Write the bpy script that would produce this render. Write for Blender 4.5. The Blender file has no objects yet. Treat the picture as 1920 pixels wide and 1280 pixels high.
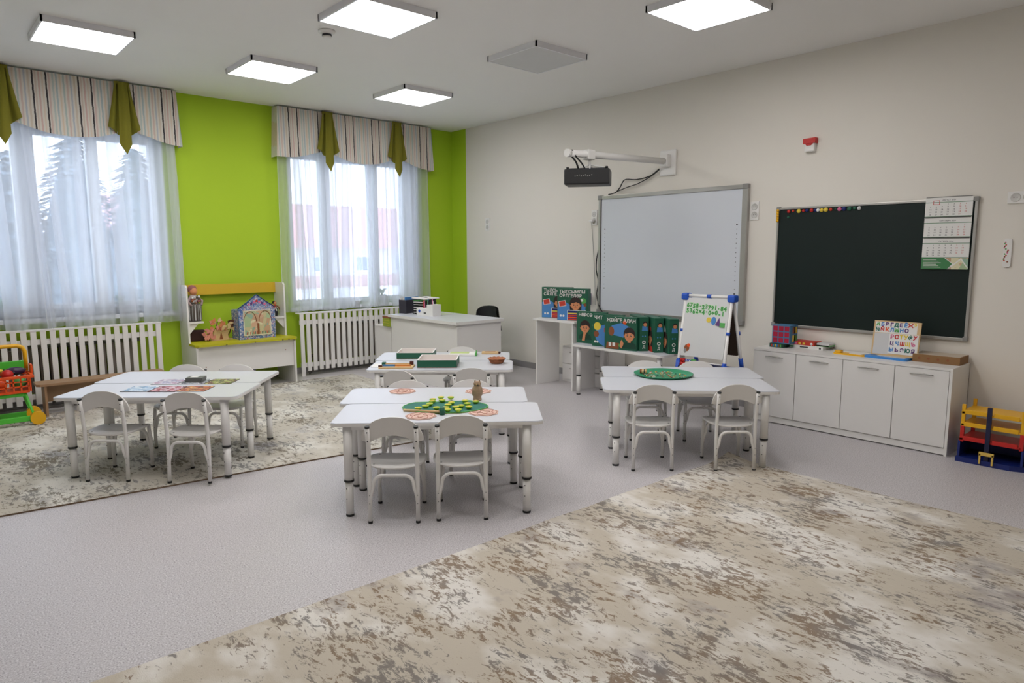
import bpy, bmesh, math, random
from mathutils import Matrix, Vector
random.seed(7)
S = bpy.context.scene
COL = S.collection
PI = math.pi

# ------------------------------------------------------------------ camera
def cam_matrix(pos, yaw, pitch, roll):
    yaw, pitch, roll = map(math.radians, (yaw, pitch, roll))
    fw = Vector((math.sin(yaw)*math.cos(pitch), math.cos(yaw)*math.cos(pitch), -math.sin(pitch)))
    r = Vector((math.cos(yaw), -math.sin(yaw), 0)); u = r.cross(fw)
    r2 = math.cos(roll)*r + math.sin(roll)*u; u2 = -math.sin(roll)*r + math.cos(roll)*u
    m = Matrix.Identity(4)
    for i in range(3):
        m[i][0], m[i][1], m[i][2], m[i][3] = r2[i], u2[i], -fw[i], pos[i]
    return m
cd = bpy.data.cameras.new('camera'); cam = bpy.data.objects.new('camera', cd); COL.objects.link(cam)
cd.sensor_width = 36; cd.lens = 1270.345/1920*36; cd.clip_start = .05; cd.clip_end = 300
cam.matrix_world = cam_matrix((-5.792, -7.7185, 1.4371), 41.8132, 7.43235, -0.14754)
S.camera = cam

# ------------------------------------------------------------------ world, exposure
S.view_settings.view_transform = 'Standard'; S.view_settings.look = 'None'
S.view_settings.gamma = 1; S.view_settings.use_curve_mapping = False
S.view_settings.exposure = 1.13
W = bpy.data.worlds.new('overcast_sky'); S.world = W; W.use_nodes = True
nt = W.node_tree; nt.nodes.clear()
wo = nt.nodes.new('ShaderNodeOutputWorld'); wb = nt.nodes.new('ShaderNodeBackground')
wb.inputs[0].default_value = (.78, .86, 1.0, 1); wb.inputs[1].default_value = 2.25
nt.links.new(wb.outputs[0], wo.inputs[0])
PANEL_LIGHT = 6.9

# ------------------------------------------------------------------ materials
def s2l(c):
    return tuple(((v/255)/12.92 if v/255 <= .04045 else ((v/255+.055)/1.055)**2.4) for v in c)
MATS = {}
def mat(name, rgb, rough=.5, metal=0, noise=0, nscale=60, spec=.5, bump=0):
    if name in MATS: return MATS[name]
    m = bpy.data.materials.new(name); m.use_nodes = True; t = m.node_tree; b = t.nodes['Principled BSDF']
    c = s2l(rgb); b.inputs['Base Color'].default_value = (*c, 1)
    b.inputs['Roughness'].default_value = rough; b.inputs['Metallic'].default_value = metal
    b.inputs['Specular IOR Level'].default_value = spec
    if noise or bump:
        tc = t.nodes.new('ShaderNodeTexCoord'); n = t.nodes.new('ShaderNodeTexNoise')
        n.inputs['Scale'].default_value = nscale; n.inputs['Detail'].default_value = 3
        t.links.new(tc.outputs['Object'], n.inputs['Vector'])
    if noise:
        mx = t.nodes.new('ShaderNodeMix'); mx.data_type = 'RGBA'
        mx.inputs[6].default_value = (*[v*(1-noise) for v in c], 1); mx.inputs[7].default_value = (*[min(1, v*(1+noise)) for v in c], 1)
        t.links.new(n.outputs[0], mx.inputs[0]); t.links.new(mx.outputs[2], b.inputs['Base Color'])
    if bump:
        bp = t.nodes.new('ShaderNodeBump'); bp.inputs['Strength'].default_value = bump; bp.inputs['Distance'].default_value = .002
        t.links.new(n.outputs[0], bp.inputs['Height']); t.links.new(bp.outputs[0], b.inputs['Normal'])
    MATS[name] = m; return m
def nodes(name):
    m = bpy.data.materials.new(name); m.use_nodes = True; t = m.node_tree
    MATS[name] = m
    return m, t, t.nodes['Principled BSDF']
def ramp(t, stops, interp='LINEAR'):
    r = t.nodes.new('ShaderNodeValToRGB'); r.color_ramp.interpolation = interp
    e = r.color_ramp.elements
    while len(e) > 1: e.remove(e[-1])
    e[0].position = stops[0][0]; e[0].color = (*s2l(stops[0][1]), 1)
    for p, c in stops[1:]:
        x = e.new(p); x.color = (*s2l(c), 1)
    return r

WHITE = mat('white_laminate', (231, 229, 226), .38, noise=.015, nscale=8)
WTOP = mat('white_tabletop', (203, 205, 212), .36)
WMETAL = mat('white_painted_steel', (234, 232, 229), .35)
CHAIRPLY = mat('white_painted_plywood', (222, 219, 215), .42, noise=.02, nscale=15)
BLACK = mat('black_plastic', (22, 22, 24), .45)
WALLW = mat('cream_wall_paint', (231, 226, 217), .8, noise=.012, nscale=3, bump=.05)
CEIL = mat('ceiling_paint', (242, 240, 237), .9, noise=.01, nscale=3)
LIME = mat('lime_wall_paint', (172, 205, 40), .75, noise=.02, nscale=3)
SKIRT = mat('grey_vinyl_skirting', (150, 147, 148), .5)
PVC = mat('white_pvc', (232, 236, 240), .3)
SILVER = mat('brushed_aluminium', (176, 174, 170), .35, metal=.6, noise=.03, nscale=90)
GREYP = mat('grey_plastic', (142, 141, 138), .5)
DARKST = mat('dark_radiator_metal', (92, 84, 78), .5, metal=.3, noise=.1, nscale=30)
WOOD = mat('bench_wood', (158, 126, 94), .5, noise=.12, nscale=14)
YELLOWL = mat('yellow_laminate', (214, 178, 44), .45)
YGREEN = mat('yellow_green_laminate', (186, 182, 28), .45)
OLIVE = mat('olive_fabric', (122, 118, 30), .9, noise=.08, nscale=50, bump=.2)
RED = mat('red_plastic', (196, 34, 30), .4)
ORANGE = mat('orange_plastic', (232, 84, 24), .4)
YEL = mat('yellow_plastic', (236, 178, 22), .4)
LGREEN = mat('green_plastic', (84, 196, 62), .4)
BLUEP = mat('blue_plastic', (32, 84, 190), .4)
NAVY = mat('navy_plastic', (20, 38, 110), .4)
GREEN = mat('box_green', (28, 92, 68), .5)
DGREEN = mat('dark_green', (20, 66, 50), .5)
PAPER = mat('white_paper', (232, 231, 228), .8)
INK = mat('dark_ink', (50, 50, 54), .8)
SKYB = mat('print_blue', (74, 134, 198), .6)
SKIN = mat('print_skin', (214, 142, 98), .6)
HAIR = mat('print_dark_hair', (44, 30, 30), .6)
BROWN = mat('print_brown', (138, 80, 46), .6)
PRED = mat('print_red', (198, 60, 42), .6)
PYEL = mat('print_yellow', (228, 200, 70), .6)
PPINK = mat('print_pink', (214, 110, 150), .6)
PPUR = mat('print_purple', (96, 58, 120), .6)
PGRN = mat('print_green', (86, 168, 84), .6)
CARDB = mat('brown_cardboard', (140, 104, 66), .8, noise=.05, nscale=40)
LWOOD = mat('light_plywood', (212, 180, 132), .6, noise=.06, nscale=30)
DWOOD = mat('carved_wood', (158, 132, 106), .7, noise=.35, nscale=40, bump=.6)
TEAL = mat('teal_felt', (48, 112, 98), .8, noise=.04, nscale=50)
LIMEP = mat('lime_plastic', (172, 204, 58), .4)
SNOW = mat('snow', (236, 240, 246), .8, noise=.02, nscale=1)

# floor: speckled lilac-grey linoleum
m, t, b = nodes('speckled_linoleum'); FLOORM = m
tc = t.nodes.new('ShaderNodeTexCoord'); n1 = t.nodes.new('ShaderNodeTexNoise'); n1.inputs['Scale'].default_value = 160; n1.inputs['Detail'].default_value = 2
n2 = t.nodes.new('ShaderNodeTexNoise'); n2.inputs['Scale'].default_value = 1.2
t.links.new(tc.outputs['Object'], n1.inputs['Vector']); t.links.new(tc.outputs['Object'], n2.inputs['Vector'])
r = ramp(t, [(.30, (138, 133, 137)), (.42, (184, 179, 181)), (.58, (199, 195, 197)), (.70, (222, 219, 220))])
t.links.new(n1.outputs[0], r.inputs[0]); t.links.new(r.outputs[0], b.inputs['Base Color'])
b.inputs['Roughness'].default_value = .42; b.inputs['Specular IOR Level'].default_value = .4

# rugs: mottled beige / ivory / grey / brown streaks, woven pile
def rug_material(name, base, light, grey, brown, sx, sy, amt=.53):
    m, t, b = nodes(name)
    tc = t.nodes.new('ShaderNodeTexCoord')
    def noise(scale, det, rgh, sx, sy, off=0, dist=0):
        mp = t.nodes.new('ShaderNodeMapping'); mp.inputs['Scale'].default_value = (sx, sy, 1); mp.inputs['Location'].default_value = (off, off*.7, 0)
        n = t.nodes.new('ShaderNodeTexNoise'); n.inputs['Scale'].default_value = scale; n.inputs['Detail'].default_value = det; n.inputs['Roughness'].default_value = rgh
        n.inputs['Distortion'].default_value = dist
        t.links.new(tc.outputs['Object'], mp.inputs[0]); t.links.new(mp.outputs[0], n.inputs['Vector']); return n
    def rp(n, a, bb):
        r = t.nodes.new('ShaderNodeMapRange'); r.inputs[1].default_value = a; r.inputs[2].default_value = bb
        t.links.new(n.outputs[0], r.inputs[0]); return r
    def mix(fac, c1, c2, is1, is2):
        x = t.nodes.new('ShaderNodeMix'); x.data_type = 'RGBA'
        t.links.new(fac, x.inputs[0])
        if is1: t.links.new(c1, x.inputs[6])
        else: x.inputs[6].default_value = (*s2l(c1), 1)
        if is2: t.links.new(c2, x.inputs[7])
        else: x.inputs[7].default_value = (*s2l(c2), 1)
        return x.outputs[2]
    big = noise(1.5, 3, .5, 1, .8, 3)
    c = mix(rp(noise(3.0, 4, .6, 1, .6, 9), .46, .60).outputs[0], base, light, 0, 0)
    c = mix(rp(noise(2.3, 5, .65, 1.2, .7, 21), .57, .68).outputs[0], c, grey, 1, 0)
    # brown flecks: fine noise masked by a larger noise
    fine = noise(27, 8, .76, sx, sy, 5, .5); mask = noise(2.6, 3, .6, 1.3, .7, 14)
    ad = t.nodes.new('ShaderNodeMath'); ad.operation = 'MULTIPLY_ADD'; ad.inputs[1].default_value = .45
    t.links.new(mask.outputs[0], ad.inputs[0]); t.links.new(fine.outputs[0], ad.inputs[2])
    r2 = t.nodes.new('ShaderNodeMapRange'); r2.inputs[1].default_value = amt+.235; r2.inputs[2].default_value = amt+.275; t.links.new(ad.outputs[0], r2.inputs[0])
    brn = mix(rp(noise(4, 2, .5, 1, 1, 31), .42, .6).outputs[0], brown, tuple(int(v*.72) for v in grey), 0, 0)
    m8 = t.nodes.new('ShaderNodeMath'); m8.operation = 'MULTIPLY'; m8.inputs[1].default_value = .8; t.links.new(r2.outputs[0], m8.inputs[0])
    c = mix(m8.outputs[0], c, brn, 1, 1)
    t.links.new(c, b.inputs['Base Color']); b.inputs['Roughness'].default_value = .95; b.inputs['Specular IOR Level'].default_value = .1
    pn = noise(260, 2, .5, 1, 1); bp = t.nodes.new('ShaderNodeBump'); bp.inputs['Strength'].default_value = .5; bp.inputs['Distance'].default_value = .004
    t.links.new(pn.outputs[0], bp.inputs['Height']); t.links.new(bp.outputs[0], b.inputs['Normal'])
    return m
RUG1 = rug_material('mottled_rug_grey', (190, 184, 172), (216, 213, 205), (162, 160, 160), (102, 92, 76), 1.35, .6, .515)
RUG2 = rug_material('mottled_rug_beige', (196, 187, 172), (224, 220, 213), (158, 150, 146), (122, 98, 74), 1.5, .62, .515)
BIND = mat('rug_binding', (112, 92, 72), .9)

# striped valance fabric (stripes run down, laid out along the cloth's length)
m, t, b = nodes('striped_valance_fabric'); STRIPE = m
tc = t.nodes.new('ShaderNodeTexCoord'); sp = t.nodes.new('ShaderNodeSeparateXYZ'); t.links.new(tc.outputs['Object'], sp.inputs[0])
nz = t.nodes.new('ShaderNodeTexNoise'); nz.inputs['Scale'].default_value = 30; t.links.new(tc.outputs['Object'], nz.inputs['Vector'])
a1 = t.nodes.new('ShaderNodeMath'); a1.operation = 'MULTIPLY_ADD'; a1.inputs[1].default_value = .008; t.links.new(nz.outputs[0], a1.inputs[0]); t.links.new(sp.outputs[0], a1.inputs[2])
a2 = t.nodes.new('ShaderNodeMath'); a2.operation = 'DIVIDE'; a2.inputs[1].default_value = .355; t.links.new(a1.outputs[0], a2.inputs[0])
a3 = t.nodes.new('ShaderNodeMath'); a3.operation = 'FRACT'; t.links.new(a2.outputs[0], a3.inputs[0])
lt = (214, 209, 200); st = [(0, (62, 58, 62)), (.036, lt)]
cols = [(204, 190, 178), lt, (204, 176, 168), lt, (212, 198, 182), lt]
p = .06
for i, c in enumerate(cols): st.append((p, c)); p += .038
st.append((.292, (62, 58, 62))); st.append((.328, lt)); p = .35
cols = [(206, 184, 176), lt, (186, 196, 190), lt, (172, 186, 188), lt, (212, 196, 176), lt, (176, 190, 184), lt, (206, 186, 176), lt, (180, 186, 192), lt, (204, 192, 176), lt]
for i, c in enumerate(cols): st.append((p, c)); p += .040
r = ramp(t, st, 'CONSTANT'); t.links.new(a3.outputs[0], r.inputs[0]); t.links.new(r.outputs[0], b.inputs['Base Color']); b.inputs['Roughness'].default_value = .9

# sheer tulle
def sheer(name, dens, col=(236, 238, 242)):
    m = bpy.data.materials.new(name); m.use_nodes = True; t = m.node_tree; t.nodes.clear()
    out = t.nodes.new('ShaderNodeOutputMaterial'); tr = t.nodes.new('ShaderNodeBsdfTransparent'); tr.inputs[0].default_value = (.98, .98, 1, 1)
    df = t.nodes.new('ShaderNodeBsdfDiffuse'); tl = t.nodes.new('ShaderNodeBsdfTranslucent')
    df.inputs[0].default_value = (*s2l(col), 1); tl.inputs[0].default_value = (*s2l(col), 1)
    mx = t.nodes.new('ShaderNodeMixShader'); mx.inputs[0].default_value = .66; t.links.new(df.outputs[0], mx.inputs[1]); t.links.new(tl.outputs[0], mx.inputs[2])
    lw = t.nodes.new('ShaderNodeLayerWeight'); lw.inputs[0].default_value = .35
    mr = t.nodes.new('ShaderNodeMapRange'); mr.inputs[1].default_value = 0; mr.inputs[2].default_value = .8; mr.inputs[3].default_value = dens; mr.inputs[4].default_value = min(1, dens+.45)
    t.links.new(lw.outputs['Facing'], mr.inputs[0])
    m2 = t.nodes.new('ShaderNodeMixShader'); t.links.new(mr.outputs[0], m2.inputs[0]); t.links.new(tr.outputs[0], m2.inputs[1]); t.links.new(mx.outputs[0], m2.inputs[2])
    t.links.new(m2.outputs[0], out.inputs[0]); return m
TULLE = sheer('sheer_white_tulle', .58)
def glassm():
    m = bpy.data.materials.new('window_glass'); m.use_nodes = True; t = m.node_tree; t.nodes.clear()
    out = t.nodes.new('ShaderNodeOutputMaterial'); tr = t.nodes.new('ShaderNodeBsdfTransparent'); tr.inputs[0].default_value = (.95, .97, .98, 1)
    gl = t.nodes.new('ShaderNodeBsdfGlossy'); gl.inputs['Roughness'].default_value = .02
    fr = t.nodes.new('ShaderNodeFresnel'); fr.inputs[0].default_value = 1.45
    mx = t.nodes.new('ShaderNodeMixShader'); t.links.new(fr.outputs[0], mx.inputs[0]); t.links.new(tr.outputs[0], mx.inputs[1]); t.links.new(gl.outputs[0], mx.inputs[2])
    t.links.new(mx.outputs[0], out.inputs[0]); return m
GLASS = glassm()
def emit(name, rgb, k):
    m = bpy.data.materials.new(name); m.use_nodes = True; b = m.node_tree.nodes['Principled BSDF']
    b.inputs['Base Color'].default_value = (.9, .9, .9, 1); b.inputs['Emission Color'].default_value = (*s2l(rgb), 1); b.inputs['Emission Strength'].default_value = k
    return m
LIT = emit('lit_diffuser', (254, 251, 250), PANEL_LIGHT)
UNLIT = mat('unlit_diffuser', (206, 206, 206), .5, noise=.03, nscale=6)
PFRAME = mat('panel_frame', (232, 232, 236), .4)
CHALK = mat('green_chalkboard', (14, 30, 28), .5, noise=.2, nscale=2, spec=.3)
IWB = mat('whiteboard_surface', (216, 220, 228), .35)

# patterned prints
def voronoi_print(name, cols, scale):
    m, t, b = nodes(name)
    tc = t.nodes.new('ShaderNodeTexCoord'); v = t.nodes.new('ShaderNodeTexVoronoi'); v.inputs['Scale'].default_value = scale
    n = t.nodes.new('ShaderNodeTexNoise'); n.inputs['Scale'].default_value = scale*.8; n.inputs['Detail'].default_value = 4
    t.links.new(tc.outputs['Object'], v.inputs['Vector']); t.links.new(tc.outputs['Object'], n.inputs['Vector'])
    r = ramp(t, [(.28+.44*i/len(cols), c) for i, c in enumerate(cols)], 'CONSTANT')
    mx = t.nodes.new('ShaderNodeMix'); mx.data_type = 'FLOAT'; mx.inputs[0].default_value = .5
    sx = t.nodes.new('ShaderNodeSeparateColor'); t.links.new(v.outputs['Color'], sx.inputs[0])
    t.links.new(sx.outputs[0], mx.inputs[2]); t.links.new(n.outputs[0], mx.inputs[3])
    t.links.new(mx.outputs[0], r.inputs[0]); t.links.new(r.outputs[0], b.inputs['Base Color']); b.inputs['Roughness'].default_value = .6
    return m
ORN = voronoi_print('blue_floral_ornament', [(70, 100, 160), (120, 160, 200), (214, 214, 222), (160, 80, 110), (104, 150, 190), (210, 200, 196), (90, 116, 176)], 85)
SCENEP = voronoi_print('pastel_scene_print', [(170, 190, 150), (200, 190, 150), (220, 214, 180), (210, 170, 140), (150, 180, 160), (196, 160, 130)], 16)

# ------------------------------------------------------------------ mesh helpers
class MB:
    def __init__(s): s.bm = bmesh.new(); s.mats = []
    def mi(s, m):
        if m not in s.mats: s.mats.append(m)
        return s.mats.index(m)
    def _fin(s, faces, m, smooth=False):
        i = s.mi(m)
        for f in faces: f.material_index = i; f.smooth = smooth
    def box(s, c, d, m, rot=None, bev=0):
        r = bmesh.ops.create_cube(s.bm, size=1); vs = r['verts']
        bmesh.ops.scale(s.bm, vec=d, verts=vs)
        fs = set(f for v in vs for f in v.link_faces)
        if bev:
            es = list(set(e for v in vs for e in v.link_edges))
            rr = bmesh.ops.bevel(s.bm, geom=es, offset=bev, segments=2, affect='EDGES', profile=.6)
            vs = list(set(rr['verts']) | set(v for v in vs if v.is_valid))
            fs = set(f for v in vs for f in v.link_faces)
        if rot is not None:
            bmesh.ops.transform(s.bm, matrix=rot.to_4x4(), verts=vs)
        bmesh.ops.translate(s.bm, vec=c, verts=vs)
        s._fin(fs, m)
        return s
    def span(s, x0, x1, y0, y1, z0, z1, m, bev=0):
        return s.box(((x0+x1)/2, (y0+y1)/2, (z0+z1)/2), (abs(x1-x0), abs(y1-y0), abs(z1-z0)), m, bev=bev)
    def tube(s, pts, r, m, n=10, closed=False, cap=True):
        pts = [Vector(p) for p in pts]; N = len(pts); rings = []
        rs = r if isinstance(r, (list, tuple)) else [r]*N
        t0 = (pts[1]-pts[0]).normalized(); ref = Vector((0, 0, 1)) if abs(t0.z) < .9 else Vector((1, 0, 0))
        nrm = t0.cross(ref).normalized()
        for i in range(N):
            if closed: tg = (pts[(i+1) % N]-pts[i-1]).normalized()
            elif i == 0: tg = (pts[1]-pts[0]).normalized()
            elif i == N-1: tg = (pts[-1]-pts[-2]).normalized()
            else: tg = ((pts[i+1]-pts[i]).normalized()+(pts[i]-pts[i-1]).normalized()).normalized()
            nrm = (nrm-tg*nrm.dot(tg)).normalized(); bn = tg.cross(nrm)
            rings.append([s.bm.verts.new(pts[i]+(nrm*math.cos(2*PI*k/n)+bn*math.sin(2*PI*k/n))*rs[i]) for k in range(n)])
        fs = []
        for i in range(N if closed else N-1):
            a, b2 = rings[i], rings[(i+1) % N]
            for k in range(n): fs.append(s.bm.faces.new((a[k], a[(k+1) % n], b2[(k+1) % n], b2[k])))
        s._fin(fs, m, True)
        if cap and not closed:
            s._fin([s.bm.faces.new(rings[0][::-1]), s.bm.faces.new(rings[-1])], m)
        return s
    def cyl(s, p0, p1, r, m, n=14): return s.tube([p0, p1], r, m, n)
    def lathe(s, prof, m, loc=(0, 0, 0), n=24, M=None):
        rings = []
        for r, z in prof:
            rings.append([s.bm.verts.new((r*math.cos(2*PI*k/n), r*math.sin(2*PI*k/n), z)) for k in range(n)] if r > 1e-6 else [s.bm.verts.new((0, 0, z))])
        fs = []
        for a, b2 in zip(rings, rings[1:]):
            for k in range(n):
                if len(a) == 1 and len(b2) == 1: continue
                if len(a) == 1: fs.append(s.bm.faces.new((a[0], b2[(k+1) % n], b2[k])))
                elif len(b2) == 1: fs.append(s.bm.faces.new((a[k], a[(k+1) % n], b2[0])))
                else: fs.append(s.bm.faces.new((a[k], a[(k+1) % n], b2[(k+1) % n], b2[k])))
        s._fin(fs, m, True); vs = [v for q in rings for v in q]
        if M is not None: bmesh.ops.transform(s.bm, matrix=M, verts=vs)
        bmesh.ops.translate(s.bm, vec=loc, verts=vs); return s
    def prism(s, pts, z0, z1, m, M=None, mside=None):
        lo = [s.bm.verts.new((p[0], p[1], z0)) for p in pts]; hi = [s.bm.verts.new((p[0], p[1], z1)) for p in pts]
        n = len(pts); side = [s.bm.faces.new((lo[k], lo[(k+1) % n], hi[(k+1) % n], hi[k])) for k in range(n)]
        caps = [s.bm.faces.new(hi), s.bm.faces.new(lo[::-1])]
        s._fin(caps, m); s._fin(side, mside or m)
        if M is not None: bmesh.ops.transform(s.bm, matrix=M, verts=lo+hi)
        return s
    def ell(s, c, rad, m, seg=14, rot=None):
        r = bmesh.ops.create_uvsphere(s.bm, u_segments=seg, v_segments=max(6, seg*2//3), radius=1); vs = r['verts']
        bmesh.ops.scale(s.bm, vec=rad, verts=vs)
        if rot is not None: bmesh.ops.transform(s.bm, matrix=rot.to_4x4(), verts=vs)
        bmesh.ops.translate(s.bm, vec=c, verts=vs); s._fin(set(f for v in vs for f in v.link_faces), m, True); return s
    def grid(s, fn, nu, nv, m, smooth=True):
        vs = [[s.bm.verts.new(fn(i/nu, j/nv)) for j in range(nv+1)] for i in range(nu+1)]
        fs = [s.bm.faces.new((vs[i][j], vs[i+1][j], vs[i+1][j+1], vs[i][j+1])) for i in range(nu) for j in range(nv)]
        s._fin(fs, m, smooth); return s
    def text(s, body, size, M, m, ext=.0004, bold=0, align='CENTER'):
        c = bpy.data.curves.new('t', 'FONT'); c.body = body; c.size = size; c.extrude = ext; c.offset = bold; c.align_x = align; c.align_y = 'CENTER'; c.resolution_u = 3
        o = bpy.data.objects.new('t', c); COL.objects.link(o); bpy.context.view_layer.update()
        me = bpy.data.meshes.new_from_object(o.evaluated_get(bpy.context.evaluated_depsgraph_get()))
        bpy.data.objects.remove(o); bpy.data.curves.remove(c)
        nb, nf = len(s.bm.verts), len(s.bm.faces)
        s.bm.from_mesh(me); bpy.data.meshes.remove(me)
        s.bm.verts.ensure_lookup_table(); s.bm.faces.ensure_lookup_table()
        bmesh.ops.transform(s.bm, matrix=M, verts=s.bm.verts[nb:]); s._fin(s.bm.faces[nf:], m); return s
    def build(s, name, parent=None, loc=None, mod=None):
        me = bpy.data.meshes.new(name)
        bmesh.ops.recalc_face_normals(s.bm, faces=s.bm.faces)
        s.bm.to_mesh(me); s.bm.free()
        for m in s.mats: me.materials.append(m)
        o = bpy.data.objects.new(name, me); COL.objects.link(o)
        if parent is not None: o.parent = parent
        if loc is not None: o.location = loc
        return o
def T(x, y, z=0): return Matrix.Translation((x, y, z))
def R(a, ax='Z'): return Matrix.Rotation(a, 4, ax)
def tag(o, label, cat, group=None, kind=None):
    o['label'] = label
    if cat: o['category'] = cat
    if group: o['group'] = group
    if kind: o['kind'] = kind
    return o
def thing(name, label, cat, loc=(0, 0, 0), rotz=0, group=None, M=None):
    o = bpy.data.objects.new(name, None); COL.objects.link(o); o.empty_display_size = .1
    if M is not None: o.matrix_world = M
    else: o.location = loc; o.rotation_euler = (0, 0, rotz)
    return tag(o, label, cat, group)
def struct(o, label=None):
    o['kind'] = 'structure'
    if label: o['label'] = label
    return o
def kids(o): return [c for c in bpy.data.objects if c.parent == o]
def dup(root, loc, rotz, label, group=None):
    cp = {}
    def rec(o, par):
        c = o.copy(); COL.objects.link(c)
        if par is not None: c.parent = par
        for k in kids(o): rec(k, c)
        return c
    # children must be listed before linking copies
    r = rec(root, None); r.location = loc; r.rotation_euler = (0, 0, rotz); r['label'] = label
    if group: r['group'] = group
    return r
# frame on the board wall (x = const): u to the viewer's right (-Y), v up, w into the room (-X)
def on_right(y, z, x=0): return Matrix(((0, 0, -1, x), (-1, 0, 0, y), (0, 1, 0, z), (0, 0, 0, 1)))
# frame on the window wall (y = const): u to +X, v up, w into the room (-Y)
def on_back(x, z, y=0): return Matrix(((1, 0, 0, x), (0, 0, -1, y), (0, 1, 0, z), (0, 0, 0, 1)))
def rrect(w, h, r, n=5, cx=0, cy=0):
    pts = []
    for qx, qy, a0 in ((1, 1, 0), (-1, 1, 90), (-1, -1, 180), (1, -1, 270)):
        for k in range(n+1):
            a = math.radians(a0+90*k/n); pts.append((cx+qx*(w/2-r)+r*math.cos(a), cy+qy*(h/2-r)+r*math.sin(a)))
    return pts
def circ(r, n=20, cx=0, cy=0, ry=None): return [(cx+r*math.cos(2*PI*k/n), cy+(ry or r)*math.sin(2*PI*k/n)) for k in range(n)]

# ------------------------------------------------------------------ room shell
H = 3.089; X0, Y0 = -8.4, -9.6; TH = .42
struct(MB().span(X0, TH, Y0, TH, -.1, 0, FLOORM).build('floor'), 'speckled lilac-grey linoleum floor')
struct(MB().span(X0, TH, Y0, TH, H, H+.1, CEIL).build('ceiling'), 'plain off-white ceiling')
WIN = [(-6.0, -3.70, .84, 2.66), (-2.37, -.56, .80, 2.66)]
mb = MB()
mb.span(X0, -6.0, 0, TH, 0, H, LIME); mb.span(-3.70, -2.37, 0, TH, 0, H, LIME); mb.span(-.56, 0, 0, TH, 0, H, LIME)
for x0, x1, z0, z1 in WIN:
    mb.span(x0, x1, 0, TH, 0, z0, LIME); mb.span(x0, x1, 0, TH, z1, H, LIME)
struct(mb.build('wall_back'), 'lime green wall with two windows')
mb = MB()
mb.span(0, TH, Y0, -.32, 0, H, WALLW)
mb.span(0, TH, -.32, TH, 0, H, LIME)
struct(mb.build('wall_right'), 'cream wall with a lime strip in the corner')
struct(MB().span(X0-.2, X0, Y0, TH, 0, H, WALLW).build('wall_left'))
struct(MB().span(X0-.2, TH, Y0-.2, Y0, 0, H, WALLW).build('wall_front'))
struct(MB().span(-.012, 0, Y0, -.012, 0, .075, SKIRT).build('baseboard_right'), 'grey vinyl skirting')
struct(MB().span(X0, 0, -.012, 0, 0, .075, SKIRT).build('baseboard_back'), 'grey vinyl skirting')

# windows: plastic frames, panes, sill boards and white reveals
def window(k, x0, x1, z0, z1, panes, pz0, pz1):
    w = thing('window_%d' % k, 'white plastic window behind sheer tulle', None); w['kind'] = 'structure'
    mb = MB(); y0, y1 = .14, .21
    mb.span(x0, x1, y0, y1, z0, pz0-.05, PVC); mb.span(x0, x1, y0, y1, pz1+.05, z1, PVC)
    xs = [x0]+[v for p in panes for v in (p[0]-.05, p[1]+.05)]+[x1]
    for a, b2 in zip(xs[::2], xs[1::2]): mb.span(a, b2, y0, y1, pz0-.05, pz1+.05, PVC)
    mb.build('window_frame', w)
    for a, b2 in panes:
        sash = MB()
        sash.span(a-.05, b2+.05, y0-.03, y1-.01, pz0-.05, pz0, PVC); sash.span(a-.05, b2+.05, y0-.03, y1-.01, pz1, pz1+.05, PVC)
        sash.span(a-.05, a, y0-.03, y1-.01, pz0, pz1, PVC); sash.span(b2, b2+.05, y0-.03, y1-.01, pz0, pz1, PVC)
        so = sash.build('window_sash', w)
        MB().span(a, b2, .17, .176, pz0, pz1, GLASS).build('pane', so)
    mb = MB(); t_ = .012
    mb.span(x0, x0+t_, 0, y0, z0, z1, PVC); mb.span(x1-t_, x1, 0, y0, z0, z1, PVC); mb.span(x0, x1, 0, y0, z1-t_, z1, PVC)
    mb.build('reveal_lining', w)
    MB().span(x0-.04, x1+.04, -.045, .16, z0-.045, z0-.0, PVC, bev=.008).build('window_sill', w)
window(1, -6.0, -3.70, .84, 2.66, [(-5.88, -5.46), (-5.36, -4.96), (-4.78, -4.36), (-4.26, -3.80)], .96, 2.55)
window(2, -2.37, -.56, .80, 2.66, [(-2.28, -1.92), (-1.79, -1.25), (-1.12, -.76)], .88, 2.55)

# ------------------------------------------------------------------ ceiling
def panel(x, y, lit, label):
    t = thing('ceiling_light_panel', label, 'ceiling light', (x, y, H), group='ceiling light panels')
    mb = MB(); h = .2975
    for a, b2, c, d in ((-h, h, -h, -h+.012), (-h, h, h-.012, h), (-h, -h+.012, -h, h), (h-.012, h, -h, h)): mb.span(a, b2, c, d, -.045, 0, PFRAME)
    mb.build('frame', t)
    MB().span(-h+.012, h-.012, -h+.012, h-.012, -.043, -.036, LIT if lit else UNLIT).build('diffuser', t)
for x, y, lit, lb in [
    (-4.629, -1.556, 1, 'lit square ceiling panel above the left window, leftmost in the room'),
    (-3.166, -1.556, 1, 'lit square ceiling panel, middle one of the row along the windows'),
    (-1.660, -1.556, 1, 'lit square ceiling panel nearest the lime corner'),
    (-3.180, -3.405, 1, 'large lit square ceiling panel beside the smoke detector'),
    (-1.644, -3.409, 0, 'unlit grey square ceiling panel'),
    (-1.598, -5.022, 1, 'lit square ceiling panel cut by the top edge, nearest the chalkboard'),
    (-4.629, -3.405, 1, 'lit square ceiling panel above the frame, behind the camera side'),
    (-3.150, -5.022, 1, 'lit square ceiling panel above the frame, over the open floor'),
    (-4.629, -5.022, 1, 'lit square ceiling panel above the frame, over the beige rug'),
    (-3.130, -6.760, 1, 'lit square ceiling panel above the frame, over the middle of the beige rug')]:
    panel(x, y, lit, lb)
t = thing('smoke_detector', 'round white smoke detector on the ceiling', 'smoke detector', (-3.27, -2.83, H))
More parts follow.
